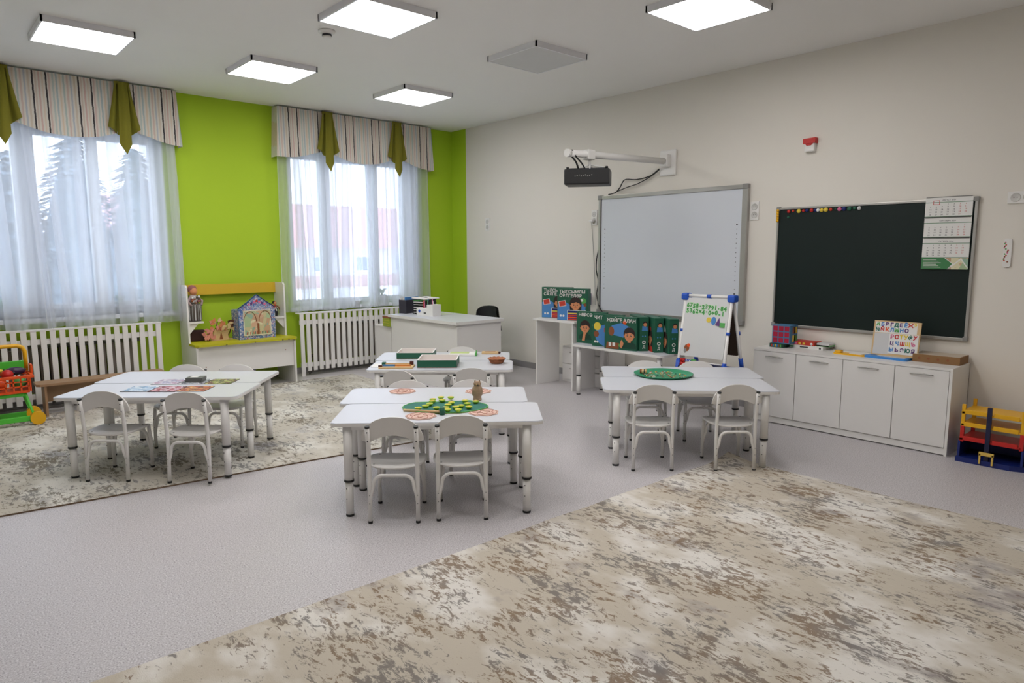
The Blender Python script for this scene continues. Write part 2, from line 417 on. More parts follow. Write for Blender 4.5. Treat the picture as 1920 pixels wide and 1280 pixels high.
MB().lathe([(0, 0), (.062, 0), (.062, -.012), (.05, -.022), (.036, -.026), (0, -.026)], WMETAL).build('base', t)
MB().lathe([(.034, -.026), (.036, -.04), (0, -.04)], INK).lathe([(0, -.04), (.034, -.04), (.03, -.052), (.018, -.058), (0, -.058)], WMETAL).build('sensor', t)

# ------------------------------------------------------------------ curtains
def tulle(x0, x1, ztop, zbot, label, seed):
    rnd = random.Random(seed); ph = [rnd.uniform(0, 6.3) for _ in range(8)]; L = x1-x0
    def f(u, v):
        g = u+(.010*math.sin(7*PI*u+ph[0])+.008*math.sin(13*PI*u+ph[1]))*v
        x = x0+L*min(1, max(0, g))+(.04*v*(u-.5)); z = ztop+(zbot-ztop)*v
        z -= .015*math.sin(9*u*PI+ph[5])*v
        amp = .016+.022*v
        y = -.085+amp*math.sin(2*PI*g*L*4.4+ph[2])+.5*amp*math.sin(2*PI*g*L*9.7+ph[3]+v)+.012*math.sin(2*PI*g*L*1.7+ph[4])
        return (x, y, z)
    root = tag(MB().grid(f, 240, 14, TULLE).build('tulle_curtain'), label, 'curtain', 'sheer tulle curtains')
    # gathered double folds hanging in front
    n = int(L/.235)
    for k in range(n):
        c = x0+L*(k+.5+rnd.uniform(-.3, .3))/n; w0 = rnd.uniform(.03, .075); dr = rnd.uniform(-.08, .10); p2 = rnd.uniform(0, 6); w1 = w0*rnd.uniform(1., 1.9)
        MB().grid(lambda u, v, c=c, w0=w0, w1=w1, dr=dr, p2=p2: (min(x1, max(x0, c+dr*v+(u-.5)*(w0+(w1-w0)*v)*1.25)), -.124+.012*math.sin(PI*u*2+p2)*(.5+v*.5), ztop+(zbot-ztop)*v-.01*math.sin(u*5)), 6, 8, TULLE).build('gathered_fold', root)
tulle(-6.25, -3.60, 3.0, .745, 'sheer white tulle curtain over the left window', 3)
tulle(-2.535, -.475, 3.0, .765, 'sheer white tulle curtain over the window behind the desk', 5)
def valance(x0, x1, zl, label, ox):
    L = x1-x0
    def zb(u):
        x = x0+u*L; return zl(x)
    mb = MB()
    mb.grid(lambda u, v: (x0-ox+u*L-.03*v*(1-2*u), -.145-.015*v+.003*math.sin(u*L*40), 3.072+(zb(u)-3.072)*v), 120, 6, STRIPE)
    for e, sx in ((0, -1), (1, 1)):
        mb.grid(lambda u, v, e=e, sx=sx: (x0-ox+e*L+.03*v*sx, -.145*u-.015*v*u-.004, 3.072+(zb(e)-3.072)*v), 4, 4, STRIPE)
    o = mb.build('curtain_valance', loc=(ox, 0, 0))
    return tag(o, label, 'valance', 'striped valances')
def scallop(ends, ties, x):
    # low at the ends and between the ties, raised at each tie
    d = min(abs(x-t_) for t_ in ties); up = .095*math.exp(-(d/.24)**2)
    return 2.52+up
valance(-6.3, -3.575, lambda x: scallop(None, (-5.02, -4.02, -6.0), x), 'striped fabric valance over the left window, with dark double stripes', -6.555)
valance(-2.525, -.445, lambda x: scallop(None, (-1.96, -.97), x), 'striped fabric valance over the right window, nearest the corner', -2.755)
def cloth_tie(x, label, zo=0):
    t = thing('fabric_tie', label, 'fabric tie', (x, -.175, 3.065), group='olive cloth ties on the valances')
    def centre(u, v):
        q = u*2-1; w = .040+.014*v; z = -(.575+.10*(1-abs(q)))*v
        return (q*w+.004*math.sin(v*5), -.040-.010*math.cos(q*PI)-.008*v, z)
    MB().grid(centre, 14, 20, OLIVE).build('centre_fold', t)
    for sd in (-1, 1):
        def wing(u, v, sd=sd):
            ln = .52-.10*u
            w0, w1 = .064, .142
            x = sd*(.012+(w0-.012)*u+((w1-.012)-(w0-.012))*u*v**1.15)
            return (x, -.012-.026*math.cos(u*PI*2.6)*(.3+.7*v), -ln*v)
        MB().grid(wing, 16, 16, OLIVE).build('side_fold', t)
    MB().box((0, -.006, -.005), (.13, .03, .03), OLIVE, bev=.008).build('knot_fold', t)
cloth_tie(-5.02, 'olive green cloth tie on the left valance, at the left edge of the view')
cloth_tie(-4.07, 'olive green cloth tie near the right end of the left valance')
cloth_tie(-1.935, 'olive green cloth tie, left one on the right valance')
cloth_tie(-.99, 'olive green cloth tie, right one on the right valance')

# radiators and their slatted screens
def radiator(x0, x1, label):
    t = thing('radiator', label, 'radiator', (0, 0, 0))
    n = int((x1-x0)/.08)
    for i in range(n):
        x = x0+.04+i*.08; MB().box((x, -.09, .36), (.062, .09, .42), mat('radiator_paint', (150, 140, 130), .5), bev=.012).build('fin', t)
    mb = MB(); mb.cyl((x0-.04, -.09, .22), (x1+.04, -.09, .22), .02, DARKST); mb.cyl((x0-.04, -.09, .58), (x1+.04, -.09, .58), .02, GREYP)
    mb.cyl((x0-.04, -.09, .22), (x0-.04, -.09, .0), .014, GREYP); mb.build('pipes', t)
radiator(-6.2, -4.1, 'dark ribbed radiator behind the left slatted screen')
radiator(-2.2, -1.0, 'dark ribbed radiator behind the slatted screen below the right window')
def screen(x0, x1, ztop, label):
    t = thing('radiator_screen', label, 'radiator screen', (x0, -.20, 0), group='slatted radiator screens')
    L = x1-x0; n = round(L/.0745)
    for i in range(n+1):
        x = i*L/n
        MB().box((x, -.009, (ztop+(.0 if i in (0, n) else .06))/2), (.046, .018, ztop-(.0 if i in (0, n) else .06)), WHITE, bev=.003).build('slat', t)
    for z in (ztop-.10, .13): MB().span(-.02, L+.02, 0, .018, z-.025, z+.025, WHITE).build('rail', t)
    MB().span(-.03, L+.03, -.02, .10, ztop, ztop+.012, WHITE).build('top_board', t)
screen(-6.3, -3.905, .735, 'white slatted radiator screen below the left window, behind the wooden bench')
screen(-2.37, -1.00, .735, 'white slatted radiator screen below the right window, beside the desk')
def pot(x, y, z, kind, label):
    t = thing('flower_pot', label, 'potted plant', (x, y, z), group='things on the window sills behind the tulle')
    MB().lathe([(0, 0), (.045, 0), (.062, .09), (.066, .1), (.056, .1), (.052, .02), (0, .02)], PVC).build('pot', t)
    mb = MB()
    rnd = random.Random(int(x*100))
    for k in range(16):
        a = rnd.uniform(0, 6.28); l = rnd.uniform(.05, .11)
        mb.grid(lambda u, v, a=a, l=l: ((u*l)*math.cos(a)-(v-.5)*.03*math.sin(PI*u)*math.sin(a), (u*l*.7)*math.sin(a)+(v-.5)*.03*math.sin(PI*u)*math.cos(a), .08+.10*math.sin(u*2.2)+rnd.uniform(0, .001)), 5, 2, PGRN)
    mb.build('leaves', t)
for a in [(-5.13, .05, .842, 0, 'potted plant on the left sill, leftmost behind the tulle'), (-4.17, .05, .842, 0, 'potted plant on the left sill near the right end, behind the tulle'), (-1.13, .05, .802, 0, 'green potted plant on the right window sill, behind the tulle')]: pot(*a)
tag(MB().lathe([(0, 0), (.06, 0), (.10, .05), (.094, .05), (.055, .008), (0, .008)], PVC).build('dish', loc=(-1.55, .03, .802)), 'white dish on the right window sill, behind the tulle', 'dish')

# ------------------------------------------------------------------ child chairs and tables
def chair(label, group):
    t = thing('child_chair', label, 'chair', group=group)
    # seat: rounded plywood, rolled down at the front
    out = []
    for k in range(44):
        a = 2*PI*k/44; c, s_ = math.cos(a), math.sin(a); p = 2/2.9
        out.append((math.copysign(abs(c)**p, c)*(.160+.008*s_), math.copysign(abs(s_)**p, s_)*.150))
    mb = MB(); fs = []
    def sz(x, y): return .312-.9*max(0, y-.07)**2*2.2-.008*(1-(x/.15)**2)*(1 if y < .1 else .5)
    top, bot = [], []
    for q in (1, .97, .85, .6, .3):
        top.append([mb.bm.verts.new((x*q, y*q, sz(x*q, y*q)-(.003 if q == 1 else 0))) for x, y in out])
        bot.append([mb.bm.verts.new((x*q, y*q, sz(x*q, y*q)-(.009 if q == 1 else .012))) for x, y in out])
    n = 44
    for A in (top, bot):
        for a, b2 in zip(A, A[1:]):
            for k in range(n): fs.append(mb.bm.faces.new((a[k], a[(k+1) % n], b2[(k+1) % n], b2[k])))
        fs.append(mb.bm.faces.new(A[-1]))
    for k in range(n): fs.append(mb.bm.faces.new((top[0][k], bot[0][k], bot[0][(k+1) % n], top[0][(k+1) % n])))
    mb._fin(fs, CHAIRPLY, True)
    for x in (-.112, .112):
        for y in (-.1, .085): mb.lathe([(0, .0025), (.005, .002), (.006, 0)], GREYP, loc=(x, y, sz(x, y)), n=8)
    mb.build('seat', t)
    # backrest: arched bent plate
    hw = .165
    def zt(x): return .452+.128*math.sqrt(max(0, 1-(abs(x)/hw)**2.3))
    def zbm(x):
        a = abs(x)
        return .478-.034*(a/.118)**2 if a < .118 else .444+.012*((a-.118)/(hw-.118))**2
    def bp(u, v, off):
        s = u*2-1; x = hw*math.sin(s*PI/2*.999); z = zbm(x)+(zt(x)-zbm(x))*v
        return (x, -.150-.11*(z-.44)+.35*x*x*-1+.012+off, z)
    mb = MB(); nu, nv = 30, 6
    F = [[mb.bm.verts.new(bp(i/nu, j/nv, .0)) for j in range(nv+1)] for i in range(nu+1)]
    B = [[mb.bm.verts.new(bp(i/nu, j/nv, .010)) for j in range(nv+1)] for i in range(nu+1)]
    fs = []
    for i in range(nu):
        for j in range(nv):
            fs.append(mb.bm.faces.new((F[i][j], F[i+1][j], F[i+1][j+1], F[i][j+1]))); fs.append(mb.bm.faces.new((B[i][j], B[i][j+1], B[i+1][j+1], B[i+1][j])))
        for j in (0, nv): fs.append(mb.bm.faces.new((F[i][j], F[i+1][j], B[i+1][j], B[i][j])))
    for i in (0, nu):
        for j in range(nv): fs.append(mb.bm.faces.new((F[i][j], F[i][j+1], B[i][j+1], B[i][j])))
    mb._fin(fs, CHAIRPLY, False)
    for f in fs[:]:
        f.smooth = False
    mb.build('backrest', t)
    for sx in (-1, 1):
        x = .128*sx
        pts = [(x, -.156, .012), (x, -.146, .20), (x, -.148, .32), (x*1.0, -.163, .44), (x, -.174, .530)]
        pts[3] = (x, -.160, .44)
        mb = MB().tube(pts, .0115, WMETAL, n=12)
        for z, y in ((.505, -.184), (.455, -.175)): mb.ell((x, y, z), (.0038, .003, .0038), INK, 6)
        for z in (.155, .11): mb.ell((x, -.1625, z), (.003, .003, .003), GREYP, 6)
        lg = mb.build('leg', t)
        MB().cyl((x, -.1735, .528), (x, -.175, .537), .0128, BLACK).build('post_cap', lg)
        MB().cyl((x, -.156, 0), (x, -.156, .013), .0125, BLACK).build('foot_cap', lg)
        mb = MB().tube([(x, .138, .012), (x, .134, .20), (x*.98, .122, .30)], .0115, WMETAL, n=12)
        for z in (.06, .16, .22): mb.ell((x, .137+.0095, z), (.003, .004, .003), INK, 6); mb.ell((x+sx*.0095, .137, z-.02), (.004, .003, .003), INK, 6)
        lg = mb.build('leg', t)
        MB().cyl((x, .138, 0), (x, .138, .013), .0125, BLACK).build('foot_cap', lg)
    for y, zt_, in ((-.151, .262), (.133, .262)):
        pts = [(-.128, y, .10), (-.122, y, .15), (-.110, y, .19)]
        for k in range(7):
            a = PI-PI/2*k/6; pts.append((-.059+.048*math.cos(a), y, zt_-.050+.050*math.sin(a)))
        pts += [(-q[0], q[1], q[2]) for q in pts[::-1]]
        MB().tube(pts, .0095, WMETAL, n=10).build('crossbar', t)
    return t
def place(pro, used, x, y, deg, label, group, z=0):
    a = math.radians(deg)
    if used: return dup(pro, (x, y, z), a, label, group)
    pro.location = (x, y, z); pro.rotation_euler = (0, 0, a); pro['label'] = label; pro['group'] = group; return pro
# angle: heading of the chair's right-hand side axis (the chair faces 90 degrees left of it)
def by_rear(rx, ry, deg, off=.15):
    a = math.radians(deg); return rx-off*math.sin(a), ry+off*math.cos(a)
GC = 'white children chairs around the tables'
proto = chair('x', GC); used = False
RZ = .011
for rx, ry, deg, z, lb in [
    (-3.935, -4.690, -41, 0, 'white child chair, left of the two nearest the camera at the centre table'),
    (-3.640, -4.905, -38, 0, 'white child chair, right of the two nearest the camera at the centre table'),
    (-4.935, -2.925, -42, RZ, 'white child chair on the near side of the left table, at its left end'),
    (-4.560, -3.305, -43, RZ, 'white child chair on the near side of the left table, towards its right end'),
    (-2.190, -5.088, -42, 0, 'white child chair at the near left of the table with the round green tray'),
    (-1.800, -5.463, -40, .004, 'white child chair at near right of the green tray table, on the rug corner'),
    (-3.315, -3.880, 140, 0, 'white child chair behind the centre table, its left one seen over the far edge'),
    (-2.980, -4.155, 140, 0, 'white child chair behind the centre table, beyond the carved owl'),
    (-4.240, -2.215, 139, RZ, 'white child chair behind the left table, at the far left side'),
    (-3.955, -2.465, 139, RZ, 'white child chair behind the left table, in front of the white shelf unit'),
    (-1.435, -4.445, 134, 0, 'white child chair behind the right table, left one beyond the green tray'),
    (-1.150, -4.735, 134, 0, 'white child chair behind the right table, in front of the easel'),
    (-2.015, -2.800, 138, 0, 'white child chair at the far side of the back table, behind the green book'),
    (-3.125, -3.475, -62, 0, 'white child chair turned askew at the near left of the back table'),
    (-2.665, -3.765, -41, 0, 'white child chair at the near right of the back table, below the basket')]:
    cx, cy = by_rear(rx, ry, deg, .15 if deg < 90 else .12); place(proto, used, cx, cy, deg, lb, GC, z); used = True

TW, TD, TZ = 1.158, .480, .530
def child_table():
    t = thing('child_table', 'x', 'table', group='white children tables pushed together in pairs')
    mb = MB(); mb.prism(rrect(TW, TD, .04, 6), TZ-.020, TZ-.003, WTOP, mside=WHITE); mb.prism(rrect(TW-.006, TD-.006, .038, 6), TZ-.003, TZ, WTOP)
    mb.build('tabletop', t)
    mb = MB(); x, y = TW/2-.090, TD/2-.036
    for s_ in (-1, 1):
        mb.box((0, s_*y, TZ-.033), (2*x, .02, .024), WMETAL); mb.box((s_*x, 0, TZ-.033), (.02, 2*y, .024), WMETAL)
    mb.build('frame', t)
    for sx in (-1, 1):
        for sy in (-1, 1):
            p = (sx*x, sy*y)
            mb = MB().cyl((*p, .2), (*p, TZ-.02), .0255, WMETAL, 20).cyl((*p, .006), (*p, .2), .0215, WMETAL, 20)
            for z in (.16, .10): mb.ell((p[0]-.012*1, p[1]-.0185, z), (.003, .003, .003), INK, 6)
            lg = mb.build('leg', t)
            MB().cyl((*p, .196), (*p, .207), .0275, BLACK, 20).build('collar', lg)
            MB().cyl((*p, 0), (*p, .012), .0228, BLACK, 20).build('foot_cap', lg)
    return t
tp = child_table(); used = False
def pair(cx, cy, deg, shift, z, l1, l2):
    global used
    a = math.radians(deg); e = (math.cos(a), math.sin(a)); n = (-math.sin(a), math.cos(a))
    for k, lb in ((0, l1), (1, l2)):
        x = cx+k*(n[0]*.485-e[0]*shift); y = cy+k*(n[1]*.485-e[1]*shift)
        if not used: tp.location = (x, y, z); tp.rotation_euler = (0, 0, a); tp['label'] = lb; used = True
        else: dup(tp, (x, y, z), a, lb)
pair(-3.556, -4.593, -39.4, .052, 0, 'white child table, nearer of the centre pair, under the lime discs', 'white child table, farther of the centre pair, under the carved owl')
pair(-4.575, -2.863, -40.7, .028, RZ, 'white child table, nearer of the left pair standing on the grey rug', 'white child table, farther of the left pair, towards the shelf unit')
pair(-1.794, -5.061, -46.0, -.035, 0, 'white child table, nearer of the right pair', 'white child table, farther of the right pair, under the green tray')
pair(-2.565, -3.250, -41.6, .025, 0, 'white child table, nearer of the back pair, under the basket', 'white child table, farther of the back pair, next to the desk')

# ------------------------------------------------------------------ rugs
def rug(name, pts, z, m, label, curl=None, N=70):
    (ax, ay), (bx, by), (cx, cy), (dx, dy) = pts
    def f(u, v, o=0):
        x = (ax*(1-u)+bx*u)*(1-v)+(dx*(1-u)+cx*u)*v; y = (ay*(1-u)+by*u)*(1-v)+(dy*(1-u)+cy*u)*v; zz = z
        if curl:
            d = math.hypot(x-curl[0], y-curl[1]); k = max(0, 1-d/curl[2])
            zz += curl[3]*k*k; x -= curl[4]*k*k; y -= curl[4]*.8*k*k
            if d < 2: x += .006*math.sin(y*9); y += .005*math.sin(x*11)
        return (x, y, zz+o)
    mb = MB(); mb.grid(lambda u, v: f(u, v), N, N, m, False); mb.grid(lambda u, v: f(u, v, -z+.001 if not curl else -.009), N, N, BIND, False)
    E = [lambda s, w: (s, 0), lambda s, w: (s, 1), lambda s, w: (0, s), lambda s, w: (1, s)]
    for e in E: mb.grid(lambda s, w, e=e: f(*e(s, w), -(z-.001)*w if not curl else -.009*w), N, 1, BIND, False)
    o = mb.build(name); return tag(o, label, 'rug')
rug('area_rug', [(-6.9, -3.01), (-2.02, -3.565), (-1.88, -.48), (-6.9, -.42)], .010, RUG1, 'mottled grey and ivory rug under the left table, reaching the radiators')
rug('area_rug', [(-6.9, -5.17), (-1.565, -5.275), (-1.60, -9.3), (-6.9, -9.3)], .010, RUG2, 'large mottled beige and brown rug in the foreground with a curled corner', curl=(-1.565, -5.275, .26, .045, .03), N=140)

# ------------------------------------------------------------------ board wall: whiteboard, chalkboard, projector, sockets
def L(mb, pts, k, m, M):      # one printed layer, k layers above the sheet
    mb.prism(pts, .0005*k, .0005*k+.0005, m, M)
t = thing('interactive_whiteboard', 'large white interactive board with grey aluminium frame', 'whiteboard', M=on_right(-2.72, .773))
BW, BH = 1.773, 1.278
mb = MB(); mb.span(.03, BW-.045, .03, BH-.035, .004, .030, IWB); mb.build('board_surface', t)
mb = MB(); mb.span(0, .028, .03, BH-.035, .002, .042, SILVER, bev=.004); mb.build('frame_rail', t)
MB().span(BW-.055, BW, .03, BH-.035, .002, .046, SILVER, bev=.004).build('frame_rail', t)
MB().span(.02, BW-.03, 0, .035, .002, .042, SILVER, bev=.004).build('frame_rail', t)
MB().span(.02, BW-.03, BH-.038, BH, .002, .042, SILVER, bev=.004).build('frame_rail', t)
for a, b2 in ((.018, .018), (BW-.028, .018), (.018, BH-.018), (BW-.028, BH-.020)):
    MB().box((a, b2, .024), (.056, .05, .048), GREYP, bev=.008).build('corner_cap', t)
MB().span(.029, .036, .03, BH-.04, .03, .033, INK).build('edge_gap', t)
for u in (.085, BW-.105):
    for i in range(15):
        k = i if i < 13 else i+.9
        z = .92-k*.043+.0; w = .011 if i in (0, 14) else .006
        MB().box((u, z, .0305), (w*1.4, w, .001), INK).build('icon', t)
# hanging cables
def cable(name, pts, r, m, label, cat='cable'):
    def cr(p0, p1, p2, p3, q): return tuple(.5*((2*b)+(-a+c)*q+(2*a-5*b+4*c-d)*q*q+(-a+3*b-3*c+d)*q**3) for a, b, c, d in zip(p0, p1, p2, p3))
    P_ = [pts[0]]+list(pts)+[pts[-1]]; out = []
    for i in range(1, len(P_)-2):
        for k in range(6): out.append(cr(P_[i-1], P_[i], P_[i+1], P_[i+2], k/6))
    out.append(pts[-1]); return tag(MB().tube(out, r, m, 6).build(name), label, cat)
cable('cable', [(-.045, -2.86, 2.06), (-.04, -2.95, 2.075), (-.03, -3.0, 2.12), (-.03, -3.07, 2.20), (-.03, -3.22, 2.19), (-.04, -3.40, 2.21), (-.05, -3.52, 2.27)], .006, BLACK, 'black cable arching from the projector wall bracket down to the whiteboard')
cable('cable', [(-.045, -2.96, 2.08), (-.03, -3.10, 2.12), (-.03, -3.25, 2.15), (-.04, -3.42, 2.21), (-.05, -3.52, 2.262)], .005, BLACK, 'second black cable, straighter, between projector bracket and whiteboard')
cable('cable', [(-.02, -2.715, 1.49), (-.02, -2.685, 1.38), (-.02, -2.68, 1.25), (-.02, -2.71, 1.12), (-.03, -2.70, .98), (-.04, -2.74, .86), (-.06, -2.82, .78)], .006, BLACK, 'black cable hanging beside the left edge of the whiteboard')
cable('cable', [(-.03, -2.605, 1.80), (-.012, -2.615, 1.6), (-.012, -2.64, 1.3), (-.012, -2.66, 1.0), (-.03, -2.68, .86)], .003, GREYP, 'thin grey cable hanging from the plug left of the whiteboard')
def socket(y, z, n, label, horiz=False):
    t = thing('wall_socket', label, 'wall socket', M=on_right(y, z), group='wall sockets')
    w, h = (.082, .082*n) if not horiz else (.082*n, .082)
    MB().box((0, 0, .005), (w, h, .012), WMETAL, bev=.003).build('plate', t)
    for i in range(n):
        o = (i-(n-1)/2)*.072; c = (o, 0) if horiz else (0, o)
        s_ = MB().lathe([(.030, .011), (.030, .013), (.026, .013), (.024, .0115), (0, .0115)], mat('socket_grey', (204, 202, 198), .4), loc=(c[0], c[1], 0)).build('socket_face', t)
        for q in (-.0095, .0095): MB().ell((c[0]+q, c[1], .0118), (.003, .003, .001), INK, 8).build('pin_hole', s_)
socket(-.775, 1.81, 2, 'white double wall socket between the lime strip and the whiteboard')
socket(-2.63, 1.825, 2, 'white double wall socket with a plug, at the left edge of the whiteboard')
socket(-4.545, 1.81, 2, 'white double wall socket between whiteboard and chalkboard')
socket(-6.52, 1.81, 2, 'white wall socket right of the chalkboard at the right edge of the view', True)
t = thing('power_plug', 'white plug in the socket at the left edge of the whiteboard', 'plug', M=on_right(-2.625, 1.79, -.013))
MB().lathe([(0, 0), (.02, 0), (.022, .03), (.012, .042), (0, .042)], WMETAL).build('body', t); MB().box((.0, -.0, .046), (.05, .014, .012), WMETAL).build('grip', t)
t = thing('alarm_sounder', 'small red and white alarm unit high on the wall above the boards', 'alarm', M=on_right(-5.03, 2.335))
MB().box((0, -.02, .022), (.086, .085, .044), WMETAL, bev=.010).build('housing', t); MB().prism([(-.05, .005), (.052, .005), (.054, .05), (-.05, .045)], .0, .055, RED).prism([(-.02, -.012), (.015, -.012), (.035, .006), (-.035, .006)], .0, .05, RED).build('lens', t)
t = thing('wall_thermometer', 'slim white floral thermometer on the wall right of the chalkboard', 'thermometer', M=on_right(-6.465, 1.43))
mb = MB(); mb.prism(rrect(.048, .2, .016), 0, .012, WMETAL); mb.build('body', t)
rnd = random.Random(4)
for i in range(16): 
    MB().ell((-.009+rnd.uniform(-.012, .016), .072-.009*i, .0122), (.0055, .0055, .001), [PPINK, PGRN, PRED, BROWN][i % 4], 8).build('floral_print', t)

# projector on its arm
t = thing('projector_mount', 'white wall bracket and long white arm carrying the projector', 'projector mount')
MB().box((-.014, -3.60, 2.325), (.028, .19, .25), WMETAL, bev=.014).build('wall_plate', t)
MB().box((-.06, -3.60, 2.34), (.07, .09, .12), WMETAL, bev=.01).build('bracket', t)
MB().cyl((-.06, -3.60, 2.335), (-1.47, -3.60, 2.285), .030, WMETAL, 18).build('arm', t)
MB().cyl((-1.44, -3.60, 2.286), (-1.475, -3.60, 2.285), .034, WMETAL, 18).build('end_cap', t)
MB().cyl((-1.18, -3.60, 2.28), (-1.18, -3.60, 2.20), .012, WMETAL).box((-1.19, -3.60, 2.292), (.09, .075, .085), WMETAL, bev=.01).build('clamp', t)
for a in (0, 1, 2, 3):
    dx, dy = .1*math.cos(a*PI/2+.6), .1*math.sin(a*PI/2+.6)
    MB().tube([(-1.18, -3.60, 2.205), (-1.18+dx, -3.62+dy, 2.188), (-1.18+dx*1.05, -3.62+dy*1.05, 2.155)], .006, WMETAL, 6).build('strut', t)
t = thing('projector', 'black projector hanging from the white arm above the whiteboard', 'projector', (-1.20, -3.60, 2.025), math.radians(-54))
MB().box((0, .0, .07), (.395, .25, .135), BLACK, bev=.012).build('body', t)
MB().box((.0, .0, .141), (.36, .2, .008), BLACK, bev=.003).build('top_cover', t)
rnd = random.Random(2)
for i in range(9): MB().box((-.10+.018*i, -.1255, .075+.004*(i % 3)), (.008, .002, .008), SILVER if i % 2 else GREYP).build('port', t)
MB().cyl((-.17, -.1, .14), (-.17, -.1, .155), .012, BLACK).build('foot', t); MB().cyl((.17, -.1, .14), (.17, -.1, .155), .012, BLACK).build('foot', t)
cable('cable', [(-1.44, -3.62, 2.31), (-1.42, -3.60, 2.27), (-1.36, -3.60, 2.22), (-1.33, -3.60, 2.168)], .008, BLACK, 'black cable looping from the end of the arm into the projector')
cable('cable', [(-1.43, -3.62, 2.31), (-1.38, -3.62, 2.26), (-1.32, -3.63, 2.21), (-1.29, -3.64, 2.168)], .007, BLACK, 'second black cable beside it from the arm end into the projector')

# chalkboard
t = thing('chalkboard', 'dark green chalkboard with silver frame above the low cabinet', 'chalkboard', M=on_right(-4.768, .792))
BW, BH = 1.503, 1.032
MB().span(.012, BW-.012, .012, BH-.012, .002, .016, CHALK).build('board_surface', t)
for a, b2, c, d in ((0, BW, -.006, .016), (0, BW, BH-.018, BH), (0, .016, 0, BH), (BW-.02, BW, 0, BH)): MB().span(a, b2, c, d, 0, .026, SILVER, bev=.003).build('frame_rail', t)
for a, b2 in ((.01, .01), (BW-.012, .01), (.01, BH-.01), (BW-.012, BH-.01)): MB().box((a, b2, .014), (.034, .034, .03), GREYP, bev=.006).build('corner_cap', t)
MAG = [(-4.87, 1.80, RED, 'dark red', 12), (-4.91, 1.803, PRED, 'dull red', 9), (-4.96, 1.80, PYEL, 'yellow', 15), (-5.00, 1.80, RED, 'red', 10), (-5.03, 1.802, NAVY, 'navy', 11), (-5.07, 1.80, RED, 'bright red', 13), (-5.10, 1.80, NAVY, 'dark blue', 11), (-5.125, 1.80, PAPER, 'white', 12), (-5.155, 1.798, PYEL, 'lemon yellow', 13), (-5.19, 1.80, PYEL, 'pale yellow', 15), (-5.23, 1.80, PRED, 'brick red', 11), (-5.27, 1.802, DGREEN, 'dark green', 9), (-5.30, 1.80, PPINK, 'pink', 14), (-5.335, 1.802, NAVY, 'deep blue', 15), (-5.38, 1.80, GREEN, 'green', 15), (-5.42, 1.802, GREEN, 'sea green', 12), (-5.455, 1.80, UNLIT, 'grey', 13), (-4.87, 1.74, GREEN, 'small green', 9)]
NM = ['first from the left', 'second from the left', 'third from the left', 'fourth from the left', 'fifth from the left', 'sixth from the left', 'seventh from the left', 'eighth from the left', 'ninth from the left', 'middle of the row', 'right of the pale yellow one', 'left of the pink one', 'right part of the row', 'beside the pink one', 'third from the right end', 'second from the right end', 'at the right end of the row', 'alone below the row']
for (y, z, m_, c, r_), nm in zip(MAG, NM):
    r_ *= 1.2
    o = MB().lathe([(0, 0), (r_*.001*.9, 0), (r_*.001, .004), (r_*.001*.95, .009), (0, .012)], m_, n=16).build('magnet'); o.matrix_world = on_right(y, z-(.012 if z > 1.77 else 0), -.0165)
    tag(o, '%s round magnet on the chalkboard top, %s' % (c, nm), 'magnet', 'round magnets on the chalkboard')
for i in range(5):
    o = MB().lathe([(0, 0), (.012, 0), (.013, .006), (0, .012)], YEL, n=14).build('magnet'); o.matrix_world = on_right(-4.776, 1.80-.022*i, -.0265)
    tag(o, 'orange-yellow magnet on the left frame, %s' % ['topmost of the column', 'second down in the column', 'middle of the column', 'second from the bottom of the column', 'lowest of the column'][i], 'magnet', 'yellow magnets on the chalkboard frame')

# calendar hanging over the chalkboard's right end
t = thing('wall_calendar', 'three month wall calendar hanging over the right end of the chalkboard', 'calendar', M=on_right(-5.935, 1.30, -.028))
CW = .305
GLINE = mat('calendar_green', (64, 128, 78), .6)
for k, zz in enumerate((.395, .245, .095)):
    p_ = MB().span(0, CW, zz, zz+.146, 0, .003, PAPER).build('month_sheet', t)
    mb = MB(); M0 = T(0, 0, .003)
    mb.span(0, CW, zz+.103, zz+.107, .003, .0035, GLINE); mb.span(0, CW, zz+.001, zz+.004, .003, .0035, GLINE); mb.build('rule_line', p_)
    mb = MB(); mb.text(['АВГУСТ 2024', 'СЕНТЯБРЬ 2024', 'ОКТЯБРЬ 2024'][k], .014, T(CW/2, zz+.120, .0031), INK); mb.build('month_name', p_)
    st_, nd = [(3, 31), (6, 30), (1, 31)][k]
    mb = MB(); red = MB()
    for d in range(1, nd+1):
        q = d-1+st_; (red if q % 7 >= 5 else mb).text(str(d), .0145, T(.035+.038*(q % 7), zz+.090-.0185*(q//7), .0031), PRED if q % 7 >= 5 else INK)
    mb.build('day_numbers', p_); red.build('weekend_numbers', p_)
    mb = MB(); mb.tube([(.004, zz+.143, .004), (CW-.004, zz+.143, .004)], .003, GREYP, 6); mb.build('spiral', p_)
mb = MB(); mb.span(.052, .094, .492-.008, .492-.005, .0035, .005, RED); mb.span(.052, .094, .518-.006, .518-.003, .0035, .005, RED); mb.span(.052, .055, .486, .512, .0035, .005, RED); mb.span(.091, .094, .486, .512, .0035, .005, RED)
mb.build('date_marker', t)
ft = MB().span(0, CW, .01, .093, 0, .003, GLINE).build('green_footer', t)
mb = MB(); mb.prism([(.15, .0931), (.305, .0931), (.305, .01), (.175, .01), (.205, .05)], .003, .0035, SCENEP)
mb.prism([(.15, .093), (.156, .093), (.212, .05), (.18, .01), (.172, .01), (.204, .05)], .0035, .004, PAPER); mb.prism([(.172, .01), (.18, .01), (.258, .08), (.305, .012), (.305, .024), (.258, .092)], .0035, .004, PAPER); mb.build('photo_strip', ft)
mb = MB()
for i in range(6): mb.span(.012, .10+.03*((i*7) % 3)/2, .078-.011*i, .081-.011*i, .003, .0034, PAPER)
mb.build('text_lines', ft)

